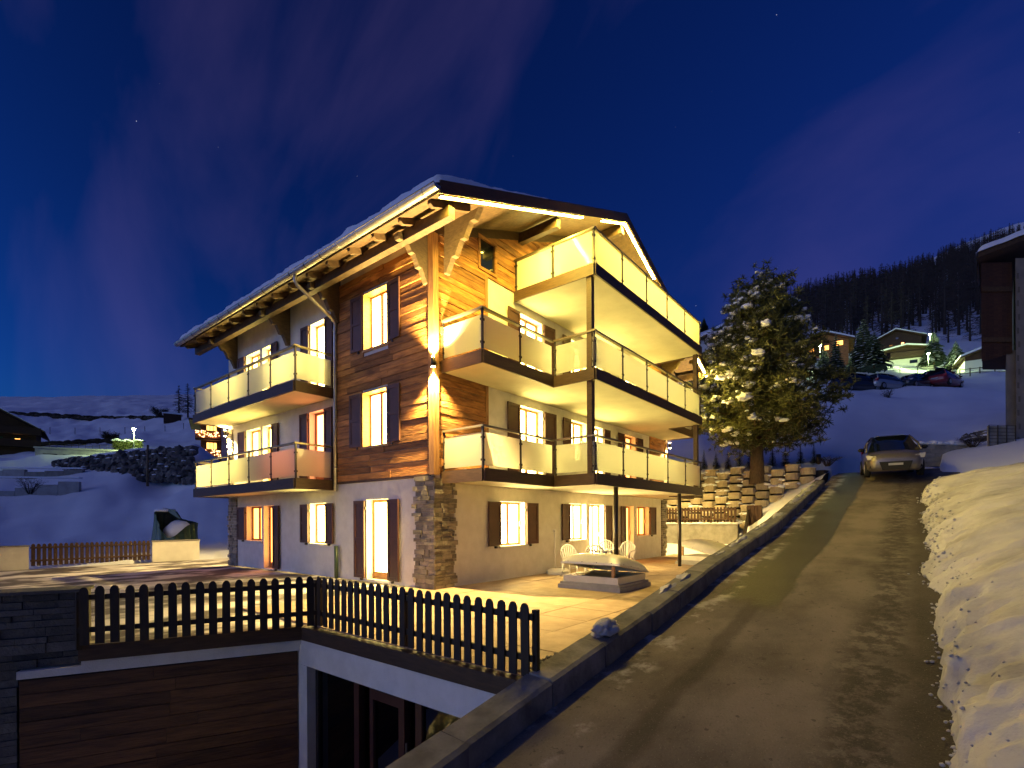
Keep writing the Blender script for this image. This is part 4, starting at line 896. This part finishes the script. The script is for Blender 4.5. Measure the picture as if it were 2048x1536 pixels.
def larch_mesh(H, seed, nb=70, th=1.0, spread=.20):
    rg = random.Random(seed); mb = MB(); mb.tube([(0, 0, -.5), (0, 0, H*.5), (0, 0, H)], [H*.014*th, H*.009*th, .02], 5, False)
    for k in range(nb):
        t = .12+.86*rg.random()**.9; h = H*t; L_ = H*spread*(1.05-t)**.8*rg.uniform(.6, 1.15); a = rg.uniform(0, 6.28); c, s = math.cos(a), math.sin(a); e = Vector((c*L_, s*L_, h-L_*.12)); w_ = .035*th*H/10
        mb.tri((0, 0, h+w_), (0, 0, h-w_), e)
        for q in range(4):
            u = rg.uniform(.25, 1); f = Vector((0, 0, h)).lerp(e, u); g = f+Vector((rg.gauss(0, L_*.16), rg.gauss(0, L_*.16), -L_*rg.uniform(.03, .22))); mb.tri(f+Vector((0, 0, w_*.8)), f-Vector((0, 0, w_*.8)), g)
    return mb
def larch(px_, py_, d_, H, seed, label, group=None):
    o = empty('larch_tree', at(px_, py_, d_), 0, label, 'tree', group); rg = random.Random(seed); mb = larch_mesh(H, seed, 120, 2.0, .30)
    MB().tube([(0, 0, -.5), (0, 0, H*.5), (0, 0, H)], [H*.022, H*.014, .03], 6).build('trunk', M['bark'], o, True); mb.build('crown', M['larch'], o, fix=False); return o
larch(358, 834, 126, 8.0, 1, 'left one of two bare larches standing close together on the ridge'); larch(376, 834, 127, 8.6, 2, 'right one of two bare larches standing close together on the ridge')
# spruces around the lamps on the right
spruce(at(1727, 742, 80), 8.6, 2.9, 'largest snowy spruce on the slope, left of the brown chalet', 5, .75)
spruce(at(1748, 735, 74), 5.6, 2.2, 'snow dusted spruce overlapping the largest one on its right', 6, .6)
spruce(at(1672, 768, 60), 6.2, 1.5, 'slim dark spruce just right of the big pine', 7, .6)
spruce(at(1648, 760, 64), 4.6, 1.5, 'spruce under the left green street lamp beside the big pine', 8, .5)
spruce(at(1700, 752, 66), 2.6, .9, 'small lit spruce between the slim dark spruce and the largest one', 12, .3)
spruce(at(1868, 728, 97), 6.4, 2.6, 'snowy spruce lit by the two green street lamps', 9, .8)
spruce(at(1912, 735, 92), 5.0, 2.2, 'pale snowy tree right of the street lamps', 10, .8)
spruce(at(1408, 668, 110), 3.8, 1.4, 'lone little conifer above the roof of the white house', 13, .1)
larch(1684, 728, 92, 7.5, 4, 'reddish bare larch behind the slim dark spruce')
# forest
def forest():
    rg = random.Random(3); var = [larch_mesh(16, 100+i, 85, 1.7, .24) for i in range(6)]; V = []; Fc = []; cnt = 0; near = []
    arr = [(np.array(m.v), m.f) for m in var]
    for k in range(1500):
        px_ = rg.uniform(1545, 2090); d_ = 118+rg.random()**.75*300; p = at(px_, 800, d_); z = gz(p.x, p.y); s = rg.uniform(.55, 1.15)
        if px_ < 1640 and d_ < 170: continue
        if d_ < 150 and rg.random() < .45: continue
        if d_ < 150 and len(near) < 26: near.append((p.x, p.y, z, s, rg.randrange(6))); continue
        a = rg.uniform(0, 6.28); v, f = arr[k % 6]; c_, s_ = math.cos(a), math.sin(a); q = v*s; q = np.c_[q[:, 0]*c_-q[:, 1]*s_+p.x, q[:, 0]*s_+q[:, 1]*c_+p.y, q[:, 2]+z]; i = len(V); V.extend(map(tuple, q.tolist())); Fc.extend(tuple(i+j for j in t) for t in f)
    mb = MB(); mb.v = V; mb.f = Fc; tag(mb.build('forest', M['larch'], None, fix=False), 'dark bare larch forest covering the hillside at the right', 'forest', kind='stuff')
    mm = []
    for m_ in var: me = m_.mesh('larch', False); me.materials.append(M['larch']); mm.append(me)
    for x, y, z, s, i in near: o = obj('larch_tree', mm[i], None, None, loc=(x, y, z), scale=(s, s, s), rot=(0, 0, s*9)); tag(o, 'tall bare larch at the lower edge of the dark hillside forest', 'tree', 'larches at the lower edge of the forest')
forest()

# ------------------------------------------------------------------ cars
def car(loc, rz, paint, label, rear=False, group=None, snow=False, rack=False, H=1.0):
    o = empty('car', loc, rz, label, 'car', group)
    st = [(-2.12, .62, .36, .70), (-2.02, .80, .26, .92), (-1.55, .88, .20, .95), (-.6, .90, .18, .94), (.5, .90, .18, .92), (1.05, .90, .18, .93), (1.55, .87, .19, .88), (1.92, .82, .20, .80), (2.08, .72, .22, .70), (2.13, .60, .26, .60)]
    mb = MB(); n = 12
    for x, hw, zb, zt in st:
        zm = zb+(zt-zb)*.5; P = [(-hw*.86, zb), (-hw*.98, zb+.10), (-hw, zm), (-hw*.97, zt-.10), (-hw*.86, zt-.02), (-hw*.45, zt+.03)]; P = P + [(-a, b) for a, b in P[::-1]]
        i = mb.pts([(x, a, b*H) for a, b in P])
        if x > -2.12:
            for k in range(n): mb.face(i-n+k, i-n+(k+1) % n, i+(k+1) % n, i+k)
        else: mb.face(*[i+k for k in range(n)][::-1])
    mb.face(*[i+k for k in range(n)]); mb.build('body', paint, o, True)
    cs = [(-2.02, .76, .92, .0), (-1.75, .74, .93, .45), (-1.35, .73, .93, .54), (-.4, .73, .92, .58), (.38, .72, .92, .53), (.85, .76, .92, .27), (1.36, .80, .90, .0)]
    cb = MB(); n = 6
    for x, hw, zb, hh in cs:
        tw = hw-.16*(hh/.58)**.8; i = cb.pts([(x, -hw-.06, zb*H), (x, -hw*.98-.03, (zb+hh*.3)*H), (x, -tw, (zb+hh)*H), (x, tw, (zb+hh)*H), (x, hw*.98+.03, (zb+hh*.3)*H), (x, hw+.06, zb*H)])
        if x > -2.02:
            for k in range(n-1): cb.face(i-n+k, i-n+k+1, i+k+1, i+k)
    cb.build('windscreen', M['carglass'], o, True)
    rf = MB(); rs = [c for c in cs if c[3] > .4]
    for x, hw, zb, hh in rs:
        tw = hw-.16*(hh/.58)**.8+.035; i = rf.pts([(x, -tw, (zb+hh-.02)*H), (x, -tw*.7, (zb+hh+.03)*H), (x, tw*.7, (zb+hh+.03)*H), (x, tw, (zb+hh-.02)*H)])
        if x > rs[0][0]:
            for k in range(3): rf.face(i-4+k, i-3+k, i+k+1, i+k)
    rfo = rf.build('car_roof', paint, o, True)
    for s in (-1, 1):
        MB().tube([(1.36, s*.85, .91*H), (.85, s*.80, 1.16*H), (.38, s*.58, 1.455*H)], .035, 6).build('pillar', paint, o, True); MB().tube([(-1.98, s*.80, .94*H), (-1.72, s*.61, 1.38*H)], .05, 6).build('pillar', paint, o, True)
        MB().tube([(-.45, s*.735, .97*H), (-.42, s*.58, 1.49*H)], .03, 6).build('pillar', paint, o, True)
        m_ = MB().blob((.82, s*1.0, 1.0*H), (.07, .11, .075), 1, .05, 2).build('side_mirror', M['rubber'], o, True)
        for x in (-1.32, 1.33):
            wv = MB().tube([(x, s*.72, .31), (x, s*.74, .31), (x, s*.90, .31), (x, s*.915, .31)], [.27, .315, .315, .28], 24).build('wheel', M['rubber'], o, True)
            MB().tube([(x, s*.88, .31), (x, s*.922, .31)], [.20, .19], 18).build('rim', M['steel'], wv)
        MB().prism([(2.0, s*.48, .64*H), (1.86, s*.86, .66*H), (1.74, s*.90, .80*H), (1.90, s*.60, .77*H)], (.12, 0, -.03)).build('headlight', M['chrome'], o)
        MB().prism([(-2.02, s*.60, .72*H), (-1.99, s*.84, .72*H), (-1.90, s*.86, .95*H), (-2.0, s*.66, .95*H)], (-.07, 0, 0)).build('tail_light', M['taillamp'], o)
        MB().prism([(2.06, s*.54, .33), (1.96, s*.80, .34), (1.96, s*.78, .44), (2.06, s*.56, .42)], (.05, 0, 0)).build('bumper_intake', M['rubber'], o)
    MB().prism([(2.07, -.40, .26), (2.07, .40, .26), (2.07, .50, .58), (2.07, -.50, .58)], (.085, 0, 0)).build('grille', M['rubber'], o)
    MB().bx(2.152, 2.165, -.22, .22, .44, .52).build('number_plate', M['plate'], o); MB().bx(-2.165, -2.13, -.26, .26, .60, .70).build('number_plate', M['plate'], o)
    if rack: 
        for x in (-.9, .1): MB().tube([(x, -.6, 1.60*H), (x, .6, 1.60*H)], .025, 6).build('roof_bar', M['rubber'], o)
        MB().blob((-.4, .1, 1.72*H), (.85, .35, .16), .8, .1, 2).build('roof_box', M['rubber'], o, True)
    if snow: MB().blob((-.5, 0, 1.46*H), (1.0, .5, .12), .3, .15, 2).build('snow', M['snow_clean'], o, True)
    return o
p = at(1779, 937, 20.6); car((p.x, p.y, road_z(p.x)+.04), math.pi-.20, M['carpaint'], 'grey hatchback parked facing the camera at the top of the road', H=1.07).rotation_euler = (0, .10, math.pi+.12)
for k, (x, y, d, pm, lab, kw) in enumerate([(1712, 788, 45.0, 'darkpaint', 'leftmost of the parked cars on the upper slope, dark grey seen from behind', dict(H=1.12)), (1768, 785, 45.5, 'silverpaint', 'pale silver car with red tail lights, second on the upper slope', {}), (1826, 782, 46.5, 'darkpaint', 'low dark car in the middle of the row on the upper slope', dict(snow=True)), (1851, 779, 50, 'silverpaint', 'car mostly hidden between the low dark car and the red one', dict(snow=True)), (1888, 777, 47, 'redpaint', 'dark red car with a loaded roof at the right end of the row', dict(rack=True))]):
    p = at(x, y, d); car((p.x, p.y, p.z), (-.75, -.55, 2.7, .4, -.35)[k], M[pm], lab, group='cars parked on the upper slope', **kw)

# ------------------------------------------------------------------ neighbouring houses
def house(name, label, px_, py_, d_, wd, dp, eave, ridge, face, wallm, lower=None, lowm=None, wins=(), over=.9, snow=.35, balc=()):
    b = at(px_, py_, d_); o = empty(name, b, face, label, 'house')   # local: front gable at y = 0 facing -y, x to the right
    h0 = -2.5
    mb = MB(); mb.prism([(-wd/2, 0, h0), (wd/2, 0, h0), (wd/2, 0, eave), (0, 0, ridge), (-wd/2, 0, eave)], (0, dp, 0)); mb.build('wall', wallm, o)
    if lower: MB().bx(-wd/2-.04, wd/2+.04, -.04, dp+.04, h0, lower).build('ground_floor', lowm, o)
    sl = (ridge-eave)/(wd/2); e = over
    for s in (-1, 1):
        mb = MB(); mb.prism([(0, -e, ridge+.02), (s*(wd/2+e), -e, eave-sl*e+.02), (s*(wd/2+e), -e, eave-sl*e+.22), (0, -e, ridge+.24)], (0, dp+2*e, 0)); r = mb.build('roof', M['roofwood'], o)
        if snow: mb = MB(); mb.prism([(0, -e+.05, ridge+.25), (s*(wd/2+e-.05), -e+.05, eave-sl*e+.23), (s*(wd/2+e-.12), -e+.05, eave-sl*e+.23+snow), (0, -e+.05, ridge+.25+snow)], (0, dp+2*e-.1, 0)); mb.build('roof_snow', M['snow_clean'], r)
    for x, z, w_, h_, m_, sh in wins:
        wn = MB().bx(x-w_/2-.08, x+w_/2+.08, -.09, -.045, z-.08, z+h_+.08).build('window', M['roofwood'], o); MB().bx(x-w_/2, x+w_/2, -.10, -.092, z, z+h_).build('pane', M[m_], wn)
        if sh:
            for s in (-1, 1): MB().bx(x+s*(w_*.5+.09), x+s*(w_*.95+.09), -.11, -.05, z-.05, z+h_+.05).build('shutter', M[sh], o)
    for z, x0, x1 in balc: MB().bx(x0, x1, -1.1, -.05, z-.12, z).build('balcony', M['roofwood'], o); MB().bx(x0, x1, -1.14, -1.08, z+.01, z+.9).build('balcony_rail', M['farwood'], o)
    return o
FACE = lambda px_: -math.atan2(px_dir(px_, 900).x, px_dir(px_, 900).y)
house('timber_house', 'dark timber house with one lit window at the far left edge', -42, 915, 70, 11.6, 9, 4.6, 8.0, FACE(-40)-.12, M['farwood'], .6, M['farwall'], [(3.85, 2.3, .55, .7, 'win_small', 'greenshut'), (4.2, 4.0-.9+.9, .6, .7, 'carglass', 'greenshut'), (1.5, 2.3, .8, .8, 'carglass', 'greenshut')], 1.0, .12, [(1.9, 1, 6.4), (3.7, 1, 6.4), (.2, 1, 6.6)])
# garage with railing
g0, g1 = at(70, 919, 58), at(283, 907, 62); gd = (g1-g0); gd.z = 0; gl_ = gd.length; GA = empty('garage', (g0.x, g0.y, min(g0.z, g1.z)), math.atan2(gd.y, gd.x), 'long low concrete garage with a roof railing under the left street lamp', 'garage')
gh = at(70, 896, 58).z-GA.location.z
MB().bx(0, gl_, 0, 6, -1.5, gh).build('wall', M['farconc'], GA); MB().bx(-.1, gl_+.1, -.12, 6, gh, gh+.18).build('roof_slab', M['farconc'], GA)
for a, b in ((.14*gl_*.5, .14*gl_*.5+1.3), (.25*gl_, .25*gl_+1.3), (.41*gl_, .41*gl_+1.2)): MB().bx(a, b, -.03, .02, .05, gh*.55).build('garage_opening', M['dark'], GA)
for z in (gh+.45, gh+.65): MB().tube([(0, 0, z), (gl_*.72, 0, z)], .025, 5).build('railing_bar', M['metal_dark'], GA)
for k in range(12): MB().tube([(gl_*.72*k/11, 0, gh+.18), (gl_*.72*k/11, 0, gh+.66)], .02, 5).build('railing_post', M['metal_dark'], GA)
hd = at(255, 899, 63); hb = empty('hedge', hd, 0, 'snow topped hedge lit green below the left street lamp', 'hedge'); ce = np.array([(random.uniform(-1.9, 1.9)*R3.x, random.uniform(-1.9, 1.9)*0+random.gauss(0, .3), random.uniform(0, 1.0)) for _ in range(500)]); ce[:, 1] += -ce[:, 0]*.8
needle_tufts(ce, .28, 9, 5).build('foliage', M['needle'], hb, fix=False); mb = MB()
for k in range(9): u = -1.8+k*.45; mb.blob((u*R3.x, -u*R3.x*.8, 1.1+.12*math.sin(k*1.9)), (.4, .4, .14), .5, .2, 1)
mb.build('snow', M['snow_clean'], hb, True)
# house with fairy lights behind the left corner
LH = empty('lit_house', at(432, 930, 58), FACE(430), 'timber house with light decked balconies behind the left chalet corner', 'house')
MB().bx(-1.5, .55, 0, 6, -3, 4.75).build('timber_wall', M['plank'], LH); MB().bx(.55, 6, -.3, 6, -3, 6).build('white_wall', M['farwall'], LH); MB().bx(-2.6, 6, -1.2, 6, 4.8, 5.0).build('roof', M['roofwood'], LH)
for z in (.75, 2.85):
    bl = MB().bx(-2.0, .5, -1.0, -.01, z-.12, z).build('balcony', M['roofwood'], LH); MB().bx(-2.0, .5, -1.04, -1.0, z+.002, z+.8).build('balcony_rail', M['plank'], bl)
    for k in range(46): a, b_ = random.uniform(-1.95, .45), random.uniform(.1, .85); MB().blob((a, -1.08, z+b_), (.045, .045, .045), 1, 0, 1).build('fairy_light', M['fairy'], bl)
    wn = MB().bx(-.95, .15, -.06, -.004, z+1.02, z+1.8).build('window', M['frame'], LH)
    for k in range(3): MB().bx(-.9+k*.34, -.62+k*.34, -.075, -.062, z+1.06, z+1.76).build('pane', M['win_small'], wn)
house('white_house', 'white house with red shutters behind the big pine', 1452, 800, 60, 9.5, 9, 6.6, 8.6, FACE(1450)+.05, M['farwall'], None, None, [(-2.6, 4.1, .9, 1.3, 'carglass', 'redshut'), (-.2, 4.1, .9, 1.3, 'carglass', 'redshut'), (-2.6, 1.2, .9, 1.3, 'carglass', 'redshut')], .6, .3)
house('brown_chalet', 'brown chalet with glowing windows below the forest', 1792, 700, 115, 9.0, 9, 2.3, 4.3, FACE(1790), M['farwood'], None, None, [(-1.9, .2, .6, .8, 'win_small', None), (-.9, .4, .6, .8, 'win_small', None), (1.2, .8, .5, .6, 'win_red', None), (.2, 2.4, .5, .4, 'carglass', None)], 1.0, .25, [(.0, -3, 3)])
house('orange_chalet', 'chalet with orange lit front half hidden behind the big pine', 1648, 712, 92, 7.5, 8, 2.4, 4.0, FACE(1650), M['plank'], None, None, [(-2.0, 1.0, .8, .8, 'win_small', None), (2.4, 1.5, 1.0, .8, 'win_small', None), (.4, 1.0, .7, .8, 'win_small', None)], 1.0, .3)
house('long_house', 'low long house with timber upper floor under a slanting snowy roof', 1812, 728, 100, 8.6, 7, 2.6, 3.4, FACE(1810)+.25, M['farwood'], 1.05, M['farwall'], [(1.2, .1, 1.1, .5, 'carglass', None)], .7, .3, [(1.3, -2.8, 2.8)])
house('small_house', 'small white house with brown door at the right, behind the railing', 1985, 738, 85, 7.0, 6, 2.6, 3.8, FACE(1985)+.2, M['farwood'], 1.9, M['farwall'], [(-.9, .35, .6, .6, 'dark', None), (.8, .05, .7, 1.1, 'dark', None)], .8, .35)
# near building at the right edge
NB = empty('corner_house', at(1965, 905, 23), 0, 'dark timber and dimmed white plaster house cut off at the right photo edge', 'house'); nb = Vector(NB.location)
def np_(x, y, d): return at(x, y, d)-nb
a, b_, c_ = np_(1964, 905, 23), np_(2026, 905, 23), np_(2230, 905, 25)
ztop = at(1964, 525, 23).z-nb.z; zlow = at(1964, 722, 23).z-nb.z
t1 = (b_-a); t1.z = 0; tl = t1.length; t1.normalize(); n1 = px_dir(1990, 905); n1.z = 0; n1.normalize()
TN = lambda u, n, z: a*1 + t1*u + n1*n + Vector((0, 0, z))
k = 0.0
while k < tl: MB(TN).bx(k+.004, min(k+.19, tl)-.002, 0, .05, zlow+.28*k/tl*1.4, ztop).build('board', M['farwood'], NB); k += .19
MB(TN).bx(0, tl, .052, 3.5, zlow+.35, ztop).build('upper_storey', M['farwood'], NB)
for z in (ztop-1.35, zlow+.85): MB(TN).bx(.05, tl, -.09, -.004, z, z+.22).build('beam', M['roofwood'], NB)
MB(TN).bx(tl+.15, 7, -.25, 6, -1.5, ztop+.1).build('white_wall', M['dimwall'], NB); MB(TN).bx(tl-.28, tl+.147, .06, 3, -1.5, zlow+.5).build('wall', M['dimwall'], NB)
for k in range(13): z = .4+k*.62; MB(TN).bx(tl+.20+.05*(k % 2), tl+.30+.05*(k % 2), -.262, -.252, z, z+.26).build('stone', M['mortar'], NB)
rz_ = MB(); rz_.prism([TN(-.12, -.6, ztop+.02), TN(7, -.6, ztop+2.6), TN(7, -.6, ztop+2.85), TN(-.12, -.6, ztop+.24)], n1*5); rz_.build('roof', M['roofwood'], NB)
mb = MB(TN)
us = np.linspace(-.22, 6.5, 50); vs = np.linspace(-.72, 4, 22)
grid('roof_snow', M['snow_clean'], lambda u, v: TN(u, v, ztop+.24+.367*(u+.12)*1.0 + .36*min(1, max(0, (u+.22)/.30))**.5*min(1, max(0, (v+.72)/.3))**.5 + .05*nz3(u, v, 1.5)-.02), us, vs, NB)
# wall behind the car and mesh panels
wa, wb = at(1832, 928, 23.4), at(1966, 926, 23.8); wd_ = wb-wa; wl = Vector((wd_.x, wd_.y, 0)).length; BW = empty('block_wall', wa, math.atan2(wd_.y, wd_.x), 'grey block wall with snow on top behind the parked hatchback', 'wall')
for r in range(5):
    u = -(.25 if r % 2 else 0)
    while u < wl: u0, u1 = max(u, 0), min(u+.5, wl); MB().bx(u0+.006, u1-.006, 0, .22, -.1+r*.2+.004, -.1+r*.2+.196).build('block', M['concrete'], BW); u += .5
mb = MB()
for k in range(16): mb.blob((k*wl/15, .25, .95), (.3, .35, random.uniform(.12, .22)), .4, .25, 2)
mb.build('snow', M['snow_clean'], BW, True)
MG = empty('mesh_panel', at(1978, 893, 22.3), math.atan2(wd_.y, wd_.x), 'dark metal mesh panels standing in front of the corner house', 'mesh panel')
for k in range(4): MB().tube([(k*.45, 0, 0), (k*.45, 0, .95)], .02, 6).build('upright', M['metal_dark'], MG)
for k in range(7): MB().tube([(0, 0, .05+k*.15), (1.35, 0, .05+k*.15)], .012, 5).build('wire', M['metal_dark'], MG)
MB().bx(.02, 1.33, .03, .10, .02, .92).build('stacked_panel', M['concrete'], MG)
def rock_group(name, label, spots, m, sub=2, snowp=.0, smat=None):
    o = empty(name, spots[0][0], 0, label, 'rocks'); c = Vector(spots[0][0])
    for p_, r in spots:
        if name == 'rock_heap': p_ = Vector((p_.x, p_.y, gz(p_.x, p_.y)+.02))
        q = Vector(p_)-c; k = MB().blob(q, (r*random.uniform(.8, 1.2), r*random.uniform(.8, 1.2), r*random.uniform(.65, .95)), 1, .28, sub).build('boulder', m, o)
        if random.random() < snowp: MB().blob(q+Vector((0, 0, r*.62)), (r*.62, r*.62, r*.22), .3, .25, 2).build('snow_cap', M['snow_clean'], k, True)
    return o
rock_group('rock_heap', 'dark rocks half buried in snow beside the corner house', [(at(1925+random.uniform(0, 75), 835+random.uniform(0, 48), 27+random.uniform(0, 2.5)), random.uniform(.16, .36)) for _ in range(26)], M['boulder'], 2, .8)
# ------------------------------------------------------------------ street lamps
def street_lamp(px_, yt, yb, d_, label, power, glow='streetglow', r=.16):
    t, b = at(px_, yt, d_), at(px_, yb, d_); h = t.z-b.z; o = empty('street_lamp', b, 0, label, 'street lamp', 'street lamps'); MB().tube([(0, 0, -.5), (0, 0, h-.05)], [.06, .045], 8).build('pole', M['pole'], o, True)
    MB().tube([(0, 0, h+.10), (0, 0, h+.20)], [r*1.5, .03], 14).build('lamp_hood', M['pole'], o); MB().blob((0, 0, h), (r, r, r*.8), 1, 0, 2).build('lamp_globe', M[glow], o, True)
    ld = bpy.data.lights.new('street_light', 'POINT'); ld.energy = power; ld.color = (.72, 1.0, .38); ld.shadow_soft_size = .25; lo = bpy.data.objects.new('street_light', ld); COL.objects.link(lo); lo.parent = o; lo.location = (0, 0, h-.45)
street_lamp(268, 859, 909, 60, 'street lamp with green glow above the garage on the left', 260)
street_lamp(1640, 691, 735, 68, 'leftmost green street lamp on the right slope, behind the big pine', 250)
street_lamp(1860, 669, 722, 99, 'higher of the two green street lamps beside the snowy spruce', 350)
street_lamp(1857, 708, 746, 90, 'lower of the two green street lamps, on a thin pole', 1300)
# ------------------------------------------------------------------ rail fences, poles and small walls
def rail_fence(label, pts, h=.9, step=2.0, name='rail_fence', rails=2):
    o = empty(name, pts[0], 0, label, 'fence'); c = Vector(pts[0])
    for a, b in zip(pts, pts[1:]):
        a, b = Vector(a)-c, Vector(b)-c; n = max(1, int((b-a).length/step))
        for k in range(n+1): p = a.lerp(b, k/n); MB().tube([p+Vector((0, 0, -.4)), p+Vector((0, 0, h))], .06, 5).build('post', M['fence2'], o)
        for r in range(rails): z = h*(.45+.45*r); MB().tube([a+Vector((0, 0, z)), b+Vector((0, 0, z))], .045, 5).build('rail', M['fence2'], o)
rail_fence('timber rail fence along the slope below the green street lamps', [at(1705, 748, 84), at(1800, 744, 86), at(1870, 741, 88), at(1940, 741, 88), at(2030, 736, 88)], .8, 3.0)
rail_fence('dark post and rail fence right of the parked cars', [at(1920, 757, 58), at(1960, 752, 60), at(1990, 752, 61), at(2040, 750, 62)], 1.1, 2.2)
rail_fence('row of thin fence posts crossing the snowy field on the left', [at(50, 864, 112), at(150, 865, 112), at(250, 864, 112), at(330, 861, 110), at(405, 851, 108)], 1.1, 4.5, 'wire_fence', 0)
up = at(295, 962, 39); u_ = empty('wooden_pole', up, 0, 'single wooden pole standing in front of the boulder wall', 'pole'); MB().tube([(0, 0, -.4), (0.03, 0, 2.75)], [.09, .075], 10).build('pole_shaft', M['woodpole'], u_, True); MB().tube([(.03, 0, 2.75), (.03, 0, 2.8)], [.08, .05], 10).build('pole_cap', M['metal_dark'], u_)
def low_wall(name, label, A, B, h, m, th=.3):
    A, B = Vector(A), Vector(B); t = B-A; o = empty(name, A, math.atan2(t.y, t.x), label, 'wall'); l_ = Vector((t.x, t.y, 0)).length; n = max(2, int(l_/1.2))
    for k in range(n): z = t.z*k/n; MB().bx(k*l_/n+.01, (k+1)*l_/n-.01, 0, th, -.45+z, h+z).build('panel', m, o)
    MB().bx(-.05, l_+.05, -.06, th+.06, h+max(0, t.z)+.002, h+max(0, t.z)+.10).build('snow', M['snow_clean'], o)
low_wall('board_wall', 'long grey board retaining wall in the snow at the far left', at(-60, 1006, 35), at(158, 974, 36.4), .62, M['farconc'])
low_wall('low_wall', 'pale low wall left of the boulder wall', at(50, 957, 41), at(165, 951, 41.5), .55, M['concrete'])
low_wall('panel_wall', 'dark grey blue wall panel at the left edge below the timber house', at(-40, 962, 41), at(49, 957, 41.2), .85, M['farconc'])
# boulder retaining wall
spots = []
for c in range(25):
    u = c/24; A = at(118, 948, 43.5).lerp(at(384, 962, 38.5), u); B = at(118, 926, 44.5).lerp(at(384, 896, 40.5), u); n = 3+int(u*3.6)
    for r in range(n+1):
        p_ = A.lerp(B, (r+.1)/(n+.2)); spots.append((p_+Vector((random.gauss(0, .06), random.gauss(0, .06), random.gauss(0, .05))), random.uniform(.34, .48)))
rock_group('boulder_wall', 'retaining wall of big dark boulders dotted with snow on the left', spots, M['boulder'], 2, .42)['category'] = 'wall'
def lump_line(name, label, pts, r, m, n):
    mb = MB(); P = [Vector(p) for p in pts]
    for k in range(n):
        u = random.random()*(len(P)-1); i = min(int(u), len(P)-2); q = P[i].lerp(P[i+1], u-i); s = random.uniform(.6, 1.2); mb.blob(q+Vector((0, 0, random.gauss(0, r*.15))), (r*1.7*s, r*1.7*s, r*.75*s), 1, .3, 1)
    tag(mb.build(name, m, None), label, 'earth bank', kind='stuff')
lump_line('earth_bank', 'long dark earth bank crossing the snowy hill below the ridge', [at(20, 828, 180), at(120, 834, 172), at(235, 838, 160), at(330, 838, 140)], 1.0, M['earth'], 260)
lump_line('earth_bank', 'dark scrubby bank along the field above the garage', [at(35, 889, 84), at(120, 886, 84), at(210, 881, 85), at(285, 884, 86)], .42, M['earth'], 160)
hu = empty('field_hut', at(345, 838, 122), FACE(345), 'little brown hut beside the two bare larches', 'hut'); MB().bx(-1.8, 1.8, 0, 2.5, -1, 1.2).build('wall', M['farwood'], hu); MB().prism([(-2.1, -.3, 1.2), (2.1, -.3, 1.2), (2.1, -.3, 1.4), (0, -.3, 1.75), (-2.1, -.3, 1.4)], (0, 3, 0)).build('roof', M['snow_clean'], hu)
# tarpaulin covered garden object full of snow
tp_ = at(350, 1083, 24.6); TPn = empty('covered_garden_seat', (tp_.x, tp_.y, .72), -YAW, 'dark green tarpaulin sagging round a snow filled garden seat above the white wall', 'garden seat')
def tarp_pt(a, t):
    # a: angle, front of the cover faces -y (the camera); left side is tall, right side low, the middle sags
    c, s = math.cos(a), math.sin(a)
    top = 1.0 + .52*max(0, -c)**.8 - .10*max(0, c) - .80*max(0, -s)**1.6*(1-max(0, -c)**2*.85)*(1-max(0, c)**3*.9) + .10*max(0, s)*(1-max(0, c))
    rad = .86 + .22*(1-t)**2 + .14*t*max(0, c) + .05*math.sin(a*9)*(1-t*.4) + .03*math.sin(a*17+1+2*t)
    return (c*rad*1.02, s*rad*.65, -.35 + (top+.35)*t)
grid('tarpaulin', M['tarp'], tarp_pt, np.linspace(0, 2*math.pi, 97), np.linspace(0, 1, 12), TPn)
MB().prism([(-1.0, .2, 1.46), (-.5, -.1, 1.60), (.15, -.25, 1.50), (.48, -.35, 1.08), (.42, -.2, 1.15), (.05, .1, 1.42), (-.6, .5, 1.45)], (0, 0, .04)).build('tarpaulin_flap', M['tarp'], TPn)
MB().blob((.12, .10, .42), (.70, .42, .62), 1, .12, 3).build('snow', M['snow_clean'], TPn, True); MB().blob((-.5, .05, 1.50), (.48, .35, .14), .4, .2, 2).build('snow', M['snow_clean'], TPn, True)
